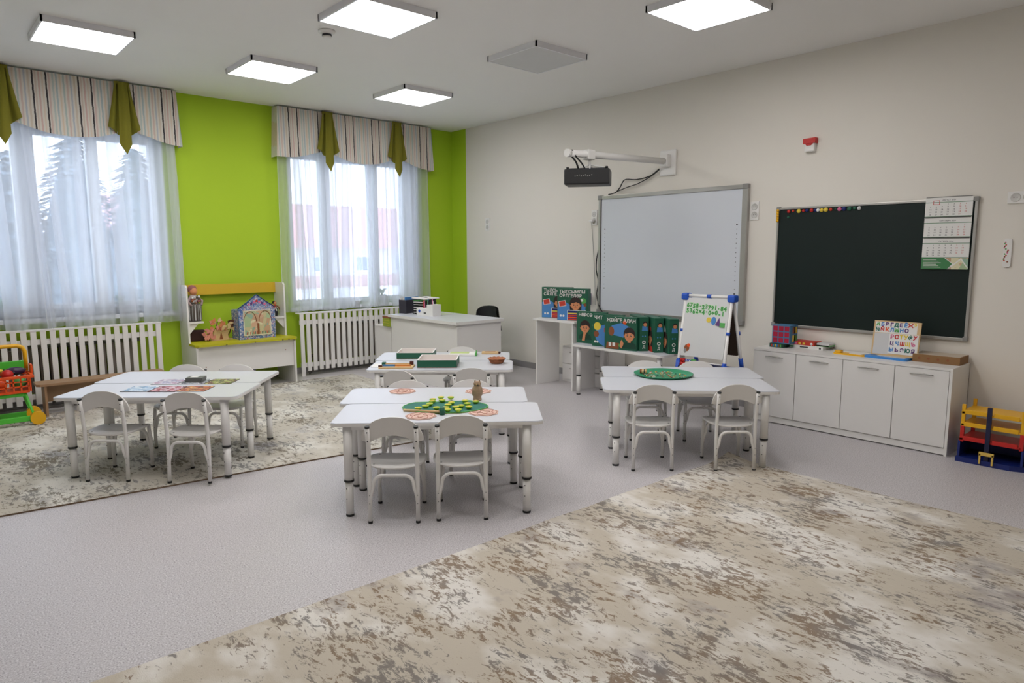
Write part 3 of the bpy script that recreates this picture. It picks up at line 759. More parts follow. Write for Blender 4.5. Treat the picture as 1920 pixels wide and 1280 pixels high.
# ------------------------------------------------------------------ low cabinet with four doors
cab = thing('low_cabinet', 'long low white cabinet with four doors under the chalkboard', 'cabinet')
CX, CY0, CY1, CZ = -.41, -4.812, -6.302, .63
mb = MB(); mb.span(CX, -.013, CY1, CY0, CZ-.018, CZ, WHITE)
mb.span(CX+.018, -.013, CY0-.018, CY0, 0, CZ-.018, WHITE); mb.span(CX+.001, -.013, CY1, CY1+.018, 0, CZ-.018, WHITE)
for y in (-5.185, -5.558, -5.93): mb.span(CX+.018, -.013, y-.008, y+.008, .06, CZ-.018, WHITE)
mb.span(CX+.018, -.013, CY1+.018, CY0-.018, .055, .07, WHITE); mb.span(-.02, -.013, CY1, CY0, .05, CZ, WHITE); mb.build('body', cab)
MB().span(CX+.012, CX+.028, CY1+.018, CY0, .008, .055, WHITE).build('plinth', cab)
ys = [CY0, -5.185, -5.558, -5.93, CY1+.018]
for a, b2 in zip(ys, ys[1:]):
    d = MB().span(CX, CX+.017, b2+.0025, a-.0025, .062, CZ-.021, WHITE, bev=.001).build('door', cab)
    c = (a+b2)/2; pts = [(CX, c+.075, CZ-.062), (CX-.014, c+.066, CZ-.060), (CX-.02, c+.03, CZ-.058), (CX-.022, c, CZ-.057), (CX-.02, c-.03, CZ-.058), (CX-.014, c-.066, CZ-.060), (CX, c-.075, CZ-.062)]
    MB().tube(pts, [.003, .0035, .0055, .006, .0055, .0035, .003], SILVER, 8).build('handle', d)

def bookbox(name, x0, x1, y0, y1, z0, z1, m, label, cat, side=None, grp=None):
    return tag(MB().span(x0, x1, y0, y1, z0, z1, m, bev=.002).build(name), label, cat, grp)
t = thing('toy_box', 'flat dark box at the bottom left end of the low cabinet', 'box')
MB().span(-.27, -.06, -5.005, -4.88, .63, .664, DGREEN, bev=.002).build('box_body', t)
for i, m_ in enumerate((PRED, SKYB, PYEL, SKYB, BROWN, PGRN)): MB().span(-.2706, -.2700, -4.905-.016*i, -4.894-.016*i, .636, .658, m_).build('cover_print', t)
t = thing('toy_cube_box', 'cube box with nine red windows standing on the flat dark box', 'box')
CB = mat('cube_box_side', (70, 120, 160), .6); MB().span(-.262, -.12, -5.052, -4.895, .665, .822, CB, bev=.002).build('box_body', t)
for i in range(3):
    for j in range(3): MB().span(-.2632, -.262, -4.905-.05*i-.040, -4.905-.05*i, .674+.05*j, .674+.05*j+.040, mat('raspberry_print', (176, 30, 62), .5)).build('window_print', t)
for i in range(4): MB().box((-.19+.03*(i % 2), -5.0526, .71+.07*(i//2)), (.05, .001, .055), [PYEL, PGRN, BROWN, PYEL][i]).build('side_print', t)
t = thing('game_box', 'long flat white box under the red one on the low cabinet', 'box')
MB().span(-.17, -.03, -5.295, -5.01, .63, .657, PAPER, bev=.002).build('box_body', t)
MB().box((-.1703, -5.135, .643), (.001, .07, .010), INK).build('title_print', t); MB().box((-.1703, -5.03, .643), (.001, .03, .012), PGRN).build('leaf_print', t); MB().box((-.1703, -5.27, .643), (.001, .016, .014), INK).build('badge', t)
t = thing('game_box', 'orange-red flat box with yellow print lying on the white box', 'box')
MB().span(-.165, -.03, -5.22, -5.01, .657, .688, PRED, bev=.002).build('box_body', t)
for i in range(3): MB().box((-.1655, -5.06-.035*i, .672), (.001, .02, .016), [PPINK, PYEL, PYEL][i]).build('cover_print', t)
MB().lathe([(0, 0), (.011, 0), (.011, .001), (0, .001)], PAPER, M=on_right(-5.195, .672, -.1655)).build('badge', t)
t = thing('game_box', 'grey green flat box right of the orange-red one, top of the stack', 'box')
MB().span(-.135, -.02, -5.33, -5.225, .657, .683, UNLIT, bev=.002).span(-.135, -.02, -5.3301, -5.2249, .657, .668, PGRN).build('box_body', t)
t = thing('toy_tablet', 'flat yellow toy lying on the low cabinet', 'toy', (-.25, -5.545, .63), math.radians(-93))
MB().prism(rrect(.25, .07, .02), 0, .012, YEL).build('base', t); MB().prism(rrect(.10, .05, .01, cx=.05), .012, .017, WMETAL).build('screen', t); MB().box((-.09, 0, .02), (.05, .045, .018), YEL, bev=.006).build('grip', t)
t = thing('drawing_tablet', 'flat blue drawing board lying in front of the alphabet board', 'toy', (-.225, -5.815, .63), math.radians(-92))
MB().prism(rrect(.31, .13, .02), 0, .016, mat('light_blue_plastic', (64, 140, 216), .4)).build('base', t); MB().prism(rrect(.2, .07, .01, cx=.03), .016, .019, UNLIT).build('screen', t)
MB().tube([(-.13, .02, .018), (-.12, .04, .035), (-.06, .045, .035), (-.05, .02, .018)], .005, BLUEP, 8).build('handle', t)
# alphabet board
M_ = on_right(-5.685, .647, -.205) @ R(math.radians(-9), 'X')
t = thing('alphabet_board', 'wooden alphabet board with colourful Cyrillic letters leaning at the wall', 'alphabet board', M=M_)
MB().span(0, .33, 0, .268, 0, .012, LWOOD, bev=.002).build('board', t)
MB().span(.012, .305, .175, .258, .012, .013, PAPER).build('letter_strip', t); MB().span(.012, .12, .01, .172, .012, .0128, UNLIT).build('blank_field', t)
MB().span(.12, .322, .018, .172, .0135, .015, PAPER).build('letter_card', t)
LC = [PGRN, SKYB, PYEL, SKYB, PRED, TEAL, PPUR, PYEL, RED, PPUR, PPINK, ORANGE, TEAL, RED, SKYB, PPUR, PYEL]
for row, (txt, x0, z0, dx, sz_) in enumerate((('АБВГДЕЁЖЗ', .030, .238, .0325, .038), ('ИЙКЛМНО', .030, .198, .034, .038), ('РСТУФХ', .140, .147, .032, .040), ('ЦЧШЩЪ', .142, .098, .037, .036), ('ЫЬЭЮЯ', .142, .048, .038, .038))):
    for i, ch in enumerate(txt):
        MB().text(ch, sz_, T(x0+dx*i, z0, .0135 if row < 2 else .0155), LC[(i*3+row*5) % 17], bold=.0022).build('letter', t)
t = thing('cardboard_box', 'flat brown cardboard box at the right end of the low cabinet', 'box')
MB().span(-.232, -.02, -6.292, -5.985, .63, .688, CARDB, bev=.002).build('box_body', t)
MB().span(-.226, -.026, -6.286, -5.991, .688, .6885, mat('pale_label', (196, 182, 164), .7)).build('lid_label', t)
for i in range(4): MB().prism(circ(.009, 12), 0, .0004, BROWN, on_right(-6.03-.062*i, .66, -.232)).build('round_print', t)

# toy garage
t = thing('toy_garage', 'blue, red and yellow plastic toy garage on the floor beside the cabinet', 'toy garage', (-.12, -6.38, 0), math.radians(-90))
# local: x to the right along the wall, -y into the room
def fl(name, z, m_, x0=0, x1=.36, th=.014): return MB().prism([(x0, -.32), (x1, -.32), (x1, -.04), (x0, -.04)], z, z+th, m_).build(name, t)
MB().prism([(-.01, -.34), (.30, -.34), (.40, -.30), (.44, -.18), (.40, -.02), (-.01, -.02)], 0, .035, NAVY).build('base', t)
for x in (.0, .36): MB().box((x, -.18, .09), (.014, .28, .11), NAVY).build('base_wall', t)
MB().box((.18, -.05, .09), (.36, .014, .11), NAVY).build('base_wall', t)
fl('red_deck', .15, RED); fl('yellow_deck', .25, YEL); fl('upper_deck', .335, YEL)
for x in (.012, .35):
    for y in (-.31, -.05):
        MB().box((x, y, .195), (.022, .02, .11), RED).build('red_post', t); MB().box((x, y, .325), (.022, .02, .15), YEL, bev=.003).build('yellow_post', t)
MB().box((.165, -.325, .215), (.026, .02, .37), mat('dark_navy', (22, 26, 62), .4)).build('lift_tower', t)
for x in (.09, .26):
    for z in (.165, .264, .35): MB().box((x, -.322, z), (.14, .01, .03), YEL if z > .2 else RED, bev=.003).build('parapet', t)
mb = MB(); mb.box((.17, -.35, .085), (.085, .012, .022), mat('pale_yellow_plastic', (226, 190, 92), .4)); mb.box((.134, -.35, .05), (.010, .012, .07), MATS['pale_yellow_plastic']); mb.box((.206, -.35, .05), (.010, .012, .07), MATS['pale_yellow_plastic']); mb.build('gate', t)
MB().grid(lambda u, v: (.36+.14*u, -.26+.10*v, .26-.10*u*u), 8, 2, YEL).build('ramp', t)
MB().grid(lambda u, v: (.36+.16*u, -.30+.10*v, .20-.13*u), 8, 2, RED).build('ramp', t)
MB().prism([(0, -.03), (.05, 0), (0, .03)], 0, .004, PAPER, T(.40, -.345, .16) @ R(PI/2, 'X')).build('arrow', t)
MB().lathe([(0, 0), (.06, 0), (.06, .02), (0, .02)], mat('dark_navy2', (22, 26, 62), .4), loc=(.42, -.28, .05)).build('turntable', t)

# ------------------------------------------------------------------ side tables with game boxes
t = thing('console_table', 'tall narrow white table with panel legs, under the two largest game boxes', 'table')
MB().span(-.70, -.30, -2.985, -2.37, .712, .735, WHITE, bev=.002).build('tabletop', t)
MB().span(-.68, -.33, -2.415, -2.397, 0, .712, WHITE).build('panel_leg', t)
MB().span(-.68, -.33, -2.950, -2.932, 0, .712, WHITE).build('panel_leg', t)
t = thing('drawer_chest', 'small white chest standing at the wall behind the panel-legged table', 'chest')
MB().span(-.31, -.03, -3.12, -2.45, .0, .40, WHITE, bev=.002).build('body', t)
for y0, y1 in ((-2.79, -2.46), (-3.11, -2.80)):
    for z0, z1 in ((.03, .20), (.21, .385)):
        d = MB().span(-.322, -.31, y0, y1, z0, z1, WHITE, bev=.001).build('drawer', t)
        MB().span(-.336, -.322, (y0+y1)/2-.05, (y0+y1)/2+.05, z1-.05, z1-.04, SILVER).build('handle', d)
t = thing('low_side_table', 'low white table with rounded corners carrying the row of game boxes', 'table')
pts = rrect(.46, 1.12, .05, 6, -.56, -3.585); MB().prism(pts, .497, .52, WTOP, mside=WHITE).build('tabletop', t)
for x in (-.74, -.38):
    for y in (-3.09, -4.08):
        lg = MB().cyl((x, y, .2), (x, y, .497), .0235, WMETAL, 18).cyl((x, y, .005), (x, y, .2), .02, WMETAL, 18).build('leg', t)
        MB().cyl((x, y, .196), (x, y, .206), .0255, BLACK, 18).build('collar', lg); MB().cyl((x, y, 0), (x, y, .012), .021, BLACK, 18).build('foot_cap', lg)

def rot2(pts, a, cx=0, cy=0): return [(cx+x*math.cos(a)-y*math.sin(a), cy+x*math.sin(a)+y*math.cos(a)) for x, y in pts]
def child_art(mb, M, cx, cy, r, girl, k=6, shirt=DGREEN):
    # generic child portrait: shoulders, neck, hair, face, eyes, smile
    L(mb, [(cx-1.5*r, cy-2.35*r), (cx+1.5*r, cy-2.35*r), (cx+1.25*r, cy-1.5*r), (cx+.45*r, cy-1.12*r), (cx-.45*r, cy-1.12*r), (cx-1.25*r, cy-1.5*r)], k, shirt, M)
    if girl: L(mb, [(cx-1.15*r, cy-1.35*r), (cx+1.15*r, cy-1.35*r)]+circ(1.25*r, 14, cx, cy+.25*r)[:8], k+1, HAIR, M)
    L(mb, [(cx-.3*r, cy-1.3*r), (cx+.3*r, cy-1.3*r), (cx+.3*r, cy-.6*r), (cx-.3*r, cy-.6*r)], k+2, SKIN, M)
    L(mb, circ(1.12*r, 18, cx, cy+.30*r), k+2, HAIR, M)
    L(mb, circ(.92*r, 18, cx, cy-.12*r, .95*r), k+3, SKIN, M)
    for s_ in (-1, 1): L(mb, circ(.2*r, 8, cx+s_*.92*r, cy-.15*r), k+2, SKIN, M)
    L(mb, [(cx-.95*r, cy+.30*r), (cx-.5*r, cy+.28*r), (cx+.1*r, cy+.5*r), (cx+.95*r, cy+.2*r), (cx+.7*r, cy+.95*r), (cx-.6*r, cy+.95*r)], k+4, HAIR, M)
    for s_ in (-1, 1):
        L(mb, circ(.13*r, 10, cx+s_*.36*r, cy-.08*r), k+5, HAIR, M); L(mb, circ(.04*r, 6, cx+s_*.36*r+.03*r, cy-.03*r), k+6, PAPER, M)
        L(mb, [(cx+s_*.36*r-.16*r, cy+.16*r), (cx+s_*.36*r+.16*r, cy+.16*r), (cx+s_*.36*r, cy+.23*r)], k+5, HAIR, M)
    L(mb, [(cx-.06*r, cy-.32*r), (cx+.08*r, cy-.32*r), (cx+.03*r, cy-.12*r)], k+5, BROWN, M)
    L(mb, [(cx-.24*r, cy-.52*r), (cx-.1*r, cy-.62*r), (cx+.1*r, cy-.62*r), (cx+.24*r, cy-.52*r), (cx, cy-.56*r)], k+5, PRED, M)
def game_box(x, y, z, w, h, d, rot, title, art, label, spine=False):
    t = thing('board_game_box', label, 'game box', (x, y, z), math.radians(rot), 'green educational game boxes')
    MB().span(-w/2, w/2, 0, d, 0, h, GREEN, bev=.003).build('box_body', t)
    M = on_back(0, 0, -.0002); mb = MB()
    if art == 'girl':
        L(mb, [(-w/2+.004, .004), (w*.38, .004), (w*.42, h*.45), (w*.2, h*.62), (-w*.1, h*.5), (-w*.3, h*.62), (-w/2+.004, h*.5)], 0, SKYB, M)
        L(mb, circ(w*.11, 14, w*.33, h*.62, h*.09), 1, PGRN, M); L(mb, circ(w*.05, 10, w*.40, h*.50), 2, BROWN, M); L(mb, circ(w*.04, 10, w*.30, h*.64), 2, PAPER, M)
        child_art(mb, M, w*.10, h*.50, w*.155, True, 3, SKYB)
        L(mb, rot2([(-.04, -.03), (.04, -.03), (.04, .03), (-.04, .03)], .2, -w*.33, h*.52), 2, PAPER, M); L(mb, rot2([(-.035, -.025), (.035, -.025), (.035, .025), (-.035, .025)], .2, -w*.33, h*.52), 3, PRED, M)
        L(mb, [(-w*.16, .006), (w*.44, .006), (w*.44, h*.33), (-w*.16, h*.33)], 13, PAPER, M); L(mb, [(-w*.14, .006), (w*.42, .006), (w*.42, h*.31), (-w*.14, h*.31)], 14, NAVY, M)
        for i, c in enumerate((PRED, ORANGE, PRED, PYEL)): L(mb, [(-w*.14, .006+h*.062*i), (w*.42, .006+h*.062*i), (w*.42, h*.056+h*.062*i), (-w*.14, h*.056+h*.062*i)], 15, c, M)
        L(mb, circ(.012, 10, -w*.38, h*.14), 2, PAPER, M); L(mb, circ(.012, 10, -w*.29, h*.14), 2, PAPER, M)
    elif art == 'thinking boy':
        L(mb, [(w*.1, .004), (w/2-.004, .004), (w/2-.004, h*.6), (w*.2, h*.5)], 0, SKYB, M); L(mb, circ(w*.19, 18, w*.24, h*.58, h*.25), 1, PAPER, M)
        child_art(mb, M, -w*.20, h*.50, w*.155, False, 2)
        L(mb, [(-w*.30, h*.08), (-w*.20, h*.08), (-w*.17, h*.3), (-w*.24, h*.36)], 12, SKIN, M)
        mb.text('?', .07, M @ T(w*.33, h*.26, .002), PAPER, bold=.002)
    elif art == 'blue':
        L(mb, circ(w*.4, 18, 0, h*.35, h*.34), 0, SKYB, M); L(mb, circ(w*.12, 12, -w*.33, h*.62), 1, PYEL, M); L(mb, circ(w*.09, 12, -w*.36, h*.38), 1, BROWN, M)
        L(mb, [(-w*.1, h*.45), (w*.02, h*.45), (w*.02, h*.58), (-w*.1, h*.58)], 2, PRED, M); L(mb, circ(.012, 10, -w*.40, h*.14), 2, PAPER, M); L(mb, circ(.012, 10, -w*.32, h*.14), 2, PAPER, M)
    elif art == 'boy':
        L(mb, [(-w*.25, h*.45), (w*.1, h*.38), (w*.3, h*.7), (w*.02, h*.82), (-w*.28, h*.72)], 0, SKYB, M); L(mb, circ(w*.09, 12, -w*.28, h*.55, h*.14), 1, BROWN, M)
        L(mb, [(-w*.45, .006), (-w*.05, .006), (-w*.03, h*.2), (-w*.42, h*.22)], 1, BROWN, M); L(mb, circ(w*.06, 10, w*.13, h*.84), 1, ORANGE, M); L(mb, circ(w*.05, 10, w*.0, h*.14), 2, PGRN, M)
        for q in (-.32, -.2): L(mb, [(w*q-.014, .03), (w*q+.014, .03), (w*q+.014, .065), (w*q-.014, .065)], 3, PAPER, M)
        child_art(mb, M, w*.28, h*.46, w*.155, False, 4)
        L(mb, [(w*.0, h*.1), (w*.06, h*.05), (w*.12, h*.2), (w*.06, h*.32), (w*.02, h*.26)], 15, SKIN, M)
    elif art == 'side girl':
        L(mb, [(-w/2+.004, .004), (w*.1, .004), (0, h*.6), (-w/2+.004, h*.8)], 0, SKYB, M); L(mb, circ(w*.16, 12, w*.05, h*.62, h*.16), 1, PAPER, M)
        child_art(mb, M, w*.18, h*.36, w*.16, True, 3)
    else:
        L(mb, [(-w/2+.004, .004), (w*.3, .004), (w*.2, h*.7), (-w/2+.004, h*.8)], 0, PRED, M); child_art(mb, M, w*.15, h*.38, w*.16, True, 3, PRED)
    mb.build('cover_print', t)
    if title:
        lines = title.split('|'); mb = MB()
        for i, ln in enumerate(lines): mb.text(ln, .046, M @ T(-w/2+.028, h-.035-.042*i, .010), PAPER, bold=.0008, align='LEFT')
        mb.build('title_lettering', t)
    if spine:
        Ms = Matrix(((0, 0, 1, w/2+.0002), (1, 0, 0, 0), (0, 1, 0, 0), (0, 0, 0, 1))); mb = MB()
        L(mb, circ(d*.26, 12, d*.6, h*.80, h*.075), 1, HAIR, Ms); L(mb, circ(d*.2, 12, d*.6, h*.78, h*.055), 2, SKIN, Ms)
        L(mb, [(d*.25, h*.6), (d*.9, h*.6), (d*.85, h*.72), (d*.3, h*.74)], 0, SKYB, Ms); L(mb, circ(.017, 14, d*.5, h*.26), 1, PAPER, Ms); L(mb, circ(.009, 10, d*.5, h*.26), 2, GREEN, Ms)
        mb.text('Д', .034, Ms @ T(d*.5, h*.12, .001), PAPER, bold=.001)
        for q in (-.012, .012): L(mb, circ(.007, 8, d*.5+q, h*.44), 1, SKYB, Ms)
        mb.build('spine_print', t)
    return t
game_box(-.61, -2.875, .735, .35, .335, .07, -70, 'ТЫЛСЫМЛЫ|СӨЛГЕЛӘР', 'girl', 'big green game box with a girl on it, right one on the tall side table')
game_box(-.53, -2.56, .735, .35, .335, .07, -70, 'ТЫЛСЫМЛЫ|СӨЛГЕЛӘР', 'girl', 'big green game box with a girl on it, left one, partly hidden')
game_box(-.635, -3.155, .52, .34, .325, .055, -80, 'НӘРСӘ Б', 'thinking boy', 'green game box with a pondering boy, leftmost on the low side table')
game_box(-.700, -3.425, .52, .34, .32, .055, -80, 'ЧИТ', 'blue', 'green game box with blue picture, between the boxes with boys')
game_box(-.762, -3.640, .52, .345, .315, .055, -80, 'ҖӘЙГЕ АЛАН', 'boy', 'green game box with a waving boy, frontmost on the low side table')
for i, (cx, cy) in enumerate(((-.665, -3.845), (-.645, -4.00), (-.62, -4.145))):
    a = math.radians(-125); lx = (math.cos(a), math.sin(a)); ly = (-math.sin(a), math.cos(a)); w = .33
    game_box(cx-w/2*lx[0]-.045*ly[0], cy-w/2*lx[1]-.045*ly[1], .52, w, .32, .088, -125, 'ЧИП' if i == 0 else '', ['side girl', 'red', 'side girl'][i],
        ['green game box turned to show its spine, first right of the waving boy', 'green game box showing its spine, middle of the three turned ones, red cover', 'green game box showing its spine, nearest the easel'][i], True)
tag(MB().box((0, 0, 0), (.035, .05, .13), mat('lilac_plastic', (112, 104, 132), .5), bev=.008).build('board_eraser', loc=(-.047, -2.60, .92)), 'small lilac box at the wall beside the lower left corner of the whiteboard', 'box')

# ------------------------------------------------------------------ easel with number magnets
t = thing('child_easel', 'white and blue plastic child easel with a magnetic drawing board', 'easel', (-.80, -4.60, 0), math.radians(-90))
EW = .218; lean = .17
def fp(x, z): return (x, -lean*(1.08-z)*.9, z)
for s_ in (-1, 1):
    MB().tube([fp(s_*EW, 0.03), fp(s_*EW, 1.05)], .013, WMETAL, 12).build('front_leg', t)
    MB().tube([(s_*EW, .02, 1.05), (s_*EW, .33, .03)], .013, WMETAL, 12).build('rear_leg', t)
    MB().box((s_*(EW), .01, 1.065), (.068, .075, .06), BLUEP, bev=.016).build('corner_joint', t)
    for z in (.78, .53): MB().tube([fp(s_*EW, z-.012), fp(s_*EW, z+.012)], .0165, BLUEP, 12).build('clip', t)
    MB().tube([fp(s_*EW, .40), fp(s_*EW, .525)], .022, BLUEP, 12).build('leg_joint', t)
    MB().tube([(s_*EW, .12, .76), (s_*EW, .113, .785)], .0165, BLUEP, 12).build('clip', t); MB().tube([(s_*EW, .20, .46), (s_*EW, .165, .56)], .018, BLUEP, 12).build('leg_joint', t)
    MB().tube([fp(s_*EW, .47), (s_*EW, .19, .47)], .018, BLUEP, 12).build('side_bar', t)
MB().tube([(-EW, .0, 1.075), (EW, .0, 1.075)], .013, WMETAL, 12).build('top_bar', t)
MB().tube([(-.01, 0, 1.075), (.03, 0, 1.075)], .0165, BLUEP, 12).build('clip', t)
aL = math.atan(lean*.9)
Mb = T(0, fp(0, .55)[1]-.002, .55) @ R(PI/2-aL, 'X')   # board plane: local x right, y up the board, z out to the viewer
MB().prism(rrect(.41, .495, .012, 4, 0, .265), 0, .008, IWB if False else mat('easel_board', (214, 214, 214), .35), Mb).build('drawing_board', t)
MB().prism(rrect(.40, .46, .012, 4, 0, .25), 0, .006, mat('easel_chalk_board', (70, 52, 36), .7), T(0, .17, .56) @ R(PI/2+.28, 'X')).build('rear_board', t)
NG = mat('number_green', (64, 150, 72), .5); NL = mat('number_pale', (196, 228, 190), .5)
for txt, y_, x0, dx, dz in (('6758·23791·84', .448, -.178, .0293, -.0016), ('5362×4·0÷0-1', .400, -.178, .0305, -.0010)):
    for i, ch in enumerate(txt):
        yy = y_+dz*i+.004*math.sin(i*2.3)
        L_ = MB().text(ch, .052, Mb @ T(x0+dx*i, yy, .0085), NL, bold=.005).build('magnet_number', t)
        MB().text(ch, .049, Mb @ T(x0+dx*i, yy, .0095), NG, bold=.0022).build('number_face', L_)
for sh, m_, cx, cy in ((circ(.022, 16), PYEL, .035, .335), (circ(.021, 16, ry=.034), SKYB, .080, .330), ([(-.024, -.03), (.024, -.036), (.008, .032)], PPUR, .122, .325), ([(-.024, -.02), (.024, -.02), (.024, .02), (-.024, .02)], PGRN, .163, .300)):
    MB().prism([(x+cx, y+cy) for x, y in sh], .008, .012, m_, Mb).build('shape_magnet', t)
st_ = MB().prism(circ(.026, 14, -.145, .085, .03), .008, .0088, BROWN, Mb).prism(circ(.016, 10, -.130, .108), .0088, .0096, ORANGE, Mb).prism(circ(.014, 10, -.158, .06, .02), .0088, .0096, GREYP, Mb).build('animal_sticker', t)
MB().tube([fp(-EW, .526), fp(EW, .526)], .006, WMETAL, 8).build('abacus_rod', t); MB().tube([fp(-EW, .494), fp(EW, .494)], .006, WMETAL, 8).build('abacus_rod', t)
for j, z in enumerate((.528, .496)):
    p = fp(0, z)
    for i in range(10):
        m_ = RED if i < 3 else (BLUEP if i < 7 else PGRN); r_ = .018 if (i < 3 or i >= 7) else .010
        if i in (1, 8): r_ = .018
        MB().ell((-.19+.015*i, p[1], z), (r_*.5, r_, r_), m_, 10).build('abacus_bead', t)
MB().prism([(-.10, 0), (.21, 0), (.21, .03), (.02, .05), (-.08, .03)], -.02, .10, NAVY, T(0, fp(0, .45)[1]+.03, .468) @ R(PI/2, 'X')).build('tray', t)
MB().box((0, .04, .470), (.42, .20, .030), NAVY, bev=.005).build('tray', t)

# ------------------------------------------------------------------ teacher desk
t = thing('teacher_desk', 'white teacher desk with closed front panel standing near the lime corner', 'desk')
MB().prism([(-1.60, -2.17), (-.95, -2.17), (-.92, -2.13), (-.92, -.85), (-1.60, -.85)], .70, .73, WTOP, mside=WHITE).build('desktop', t)
MB().span(-1.565, -1.547, -2.14, -.87, 0, .70, WHITE).build('front_panel', t)
MB().span(-1.547, -.965, -2.14, -2.122, 0, .70, WHITE).build('side_panel', t)
MB().span(-1.547, -.965, -.888, -.87, 0, .70, WHITE).build('side_panel', t)
MB().box((-1.567, -.97, .28), (.006, .02, .006), GREYP).build('panel_bolt', t)
t = thing('desk_pedestal', 'low white pedestal between the desk and the slatted screen', 'pedestal')
MB().span(-1.555, -1.10, -.842, -.49, .03, .565, WHITE, bev=.002).build('body', t); MB().span(-1.565, -1.09, -.845, -.485, .565, .585, WHITE).build('top', t)
t = thing('hanging_holder', 'small lime green card holder hanging on the left end of the desk', 'holder', M=Matrix.Identity(4))
MB().box((-1.585, -.80, .632), (.02, .15, .10), mat('holder_green', (150, 170, 40), .5), rot=R(0, 'Z').to_3x3(), bev=.003).build('card', t)
for i in range(3): MB().box((-1.597, -.80, .655-.03*i), (.001, .13, .003), PYEL).build('line_print', t)
MB().box((-1.585, -.80, .692), (.03, .15, .022), BROWN, bev=.004).build('clip_strip', t)
t = thing('file_holder', 'dark upright file holder with lilac side on the desk left end', 'file holder', (-1.40, -.96, .73), math.radians(-75))
MB().span(-.13, -.02, -.0, .25, 0, .16, mat('charcoal_card', (52, 50, 62), .5), bev=.002).build('body', t); MB().span(-.132, -.13, 0, .25, 0, .165, mat('lilac_card', (150, 146, 176), .6)).build('lilac_side', t)
for i in range(4): MB().span(-.12+.024*i, -.104+.024*i, .01, .24, .1, .185+.008*(i % 2), [PAPER, UNLIT, PAPER, SKYB][i]).build('folder', t)
t = thing('paper_tray', 'black five tier paper tray with papers on the desk', 'paper tray', (-1.36, -1.10, .73), math.radians(-75))
for i in range(6): MB().box((.03, .11, .012+.03*i), (.16, .24, .006), BLACK if i < 5 else PGRN).build('tier', t)
for i in range(5): MB().box((.03, .10, .024+.03*i), (.14, .22, .008), PAPER).build('paper', t)
for x in (-.05, .11): MB().box((x, .12, .085), (.006, .2, .17), BLACK, rot=Matrix.Rotation(.15, 3, 'X')).build('side_frame', t)
MB().box((.05, .10, .188), (.20, .26, .012), PAPER, rot=Matrix.Rotation(.05, 3, 'Y')).build('paper', t); MB().box((.02, .10, .197), (.10, .03, .006), INK).build('pen', t)
t = thing('pencil_box', 'white cardboard box with a blue sticker holding pencils on the desk', 'pencil box', (-1.42, -1.35, .73), math.radians(-78))
MB().span(-.13, .12, 0, .14, 0, .085, PAPER, bev=.002).build('box_body', t); MB().span(.03, .12, .0, .14, .085, .13, PAPER).build('box_step', t)
MB().box((-.085, -.0006, .055), (.028, .001, .028), BLUEP, rot=Matrix.Rotation(.7, 3, 'Y')).build('blue_sticker', t); MB().box((.0, -.0006, .035), (.035, .001, .014), INK).build('dark_window', t)
for i in range(7):
    a = random.uniform(-.015, .02); MB().tube([(-.08+.028*i, .06, .05), (-.08+.028*i+a, .07+a, .17+.012*(i % 3))], .004, [PRED, PPINK, SKYB, PGRN, INK, PPINK, UNLIT][i], 6).build('pencil', t)
tag(MB().prism(rrect(.30, .21, .004, 2), 0, .002, mat('pale_green_paper', (196, 206, 176), .7)).build('paper_sheet', loc=(-1.16, -1.25, .7305)), 'pale green sheet of paper lying on the white desk', 'paper')
# office chair behind the desk
t = thing('office_chair', 'black office chair behind the teacher desk', 'office chair', (-.62, -1.28, 0), math.radians(90))
MB().grid(lambda u, v: ((u-.5)*.50*(1-.25*(2*u-1)**2*v), -.20-.05*(1-(2*u-1)**2), .50+.29*v*(1-.22*abs(2*u-1)**2.6)), 16, 8, BLACK).grid(lambda u, v: ((u-.5)*.50*(1-.25*(2*u-1)**2*v), -.16-.05*(1-(2*u-1)**2), .50+.29*v*(1-.22*abs(2*u-1)**2.6)), 16, 8, BLACK).build('backrest', t)
MB().box((0, 0, .42), (.46, .42, .06), BLACK, bev=.02).build('seat', t)
for sx in (-1, 1):
    for sy in (-1, 1): MB().tube([(sx*.19, sy*.17, .41), (sx*.24, sy*.22, 0)], .011, BLACK, 8).build('leg', t)
    MB().tube([(sx*.20, -.17, .41), (sx*.19, -.23, .55)], .011, BLACK, 8).build('back_support', t)

# ------------------------------------------------------------------ white shelf unit between the windows
t = thing('play_shelf_unit', 'white play shelf unit with yellow rail and yellow-green top between the windows', 'shelf unit')
for x, s_ in ((-3.635, 1), (-2.60, -1)):
    prof = [(-.02, 0), (-.52, 0), (-.52, .48), (-.46, .50), (-.29, .52), (-.29, 1.09), (-.265, 1.115), (-.02, 1.115)]
    # outline in the (y, z) plane, thickness along x
    M = Matrix(((0, 0, 1, x), (1, 0, 0, 0), (0, 1, 0, 0), (0, 0, 0, 1)))
    MB().prism(prof, -.009, .009, WHITE, M).build('side_panel', t)
    x1 = x+s_*.009
    MB().span(x1, x1+s_*.145, -.28, -.03, .715, .733, WHITE).build('side_shelf', t)
    pr = [(x1, .715), (x1+s_*.10, .715), (x1, .60)]
    MB().prism(pr if s_ > 0 else pr[::-1], -.012, 0, WHITE, Matrix(((1, 0, 0, 0), (0, 0, 1, -.25), (0, 1, 0, 0), (0, 0, 0, 1)))).build('bracket', t)
MB().span(-3.626, -2.609, -.07, -.05, 1.0, 1.112, YELLOWL, bev=.002).build('yellow_rail', t)
MB().prism([(-3.65, -.50), (-3.62, -.545), (-2.60, -.545), (-2.565, -.50), (-2.565, -.31), (-2.609, -.30), (-2.609, -.03), (-3.626, -.03), (-3.626, -.30), (-3.65, -.31)], .495, .517, YGREEN).build('shelf_top', t)
MB().span(-3.626, -2.609, -.49, -.474, .20, .495, WHITE).build('front_panel', t)
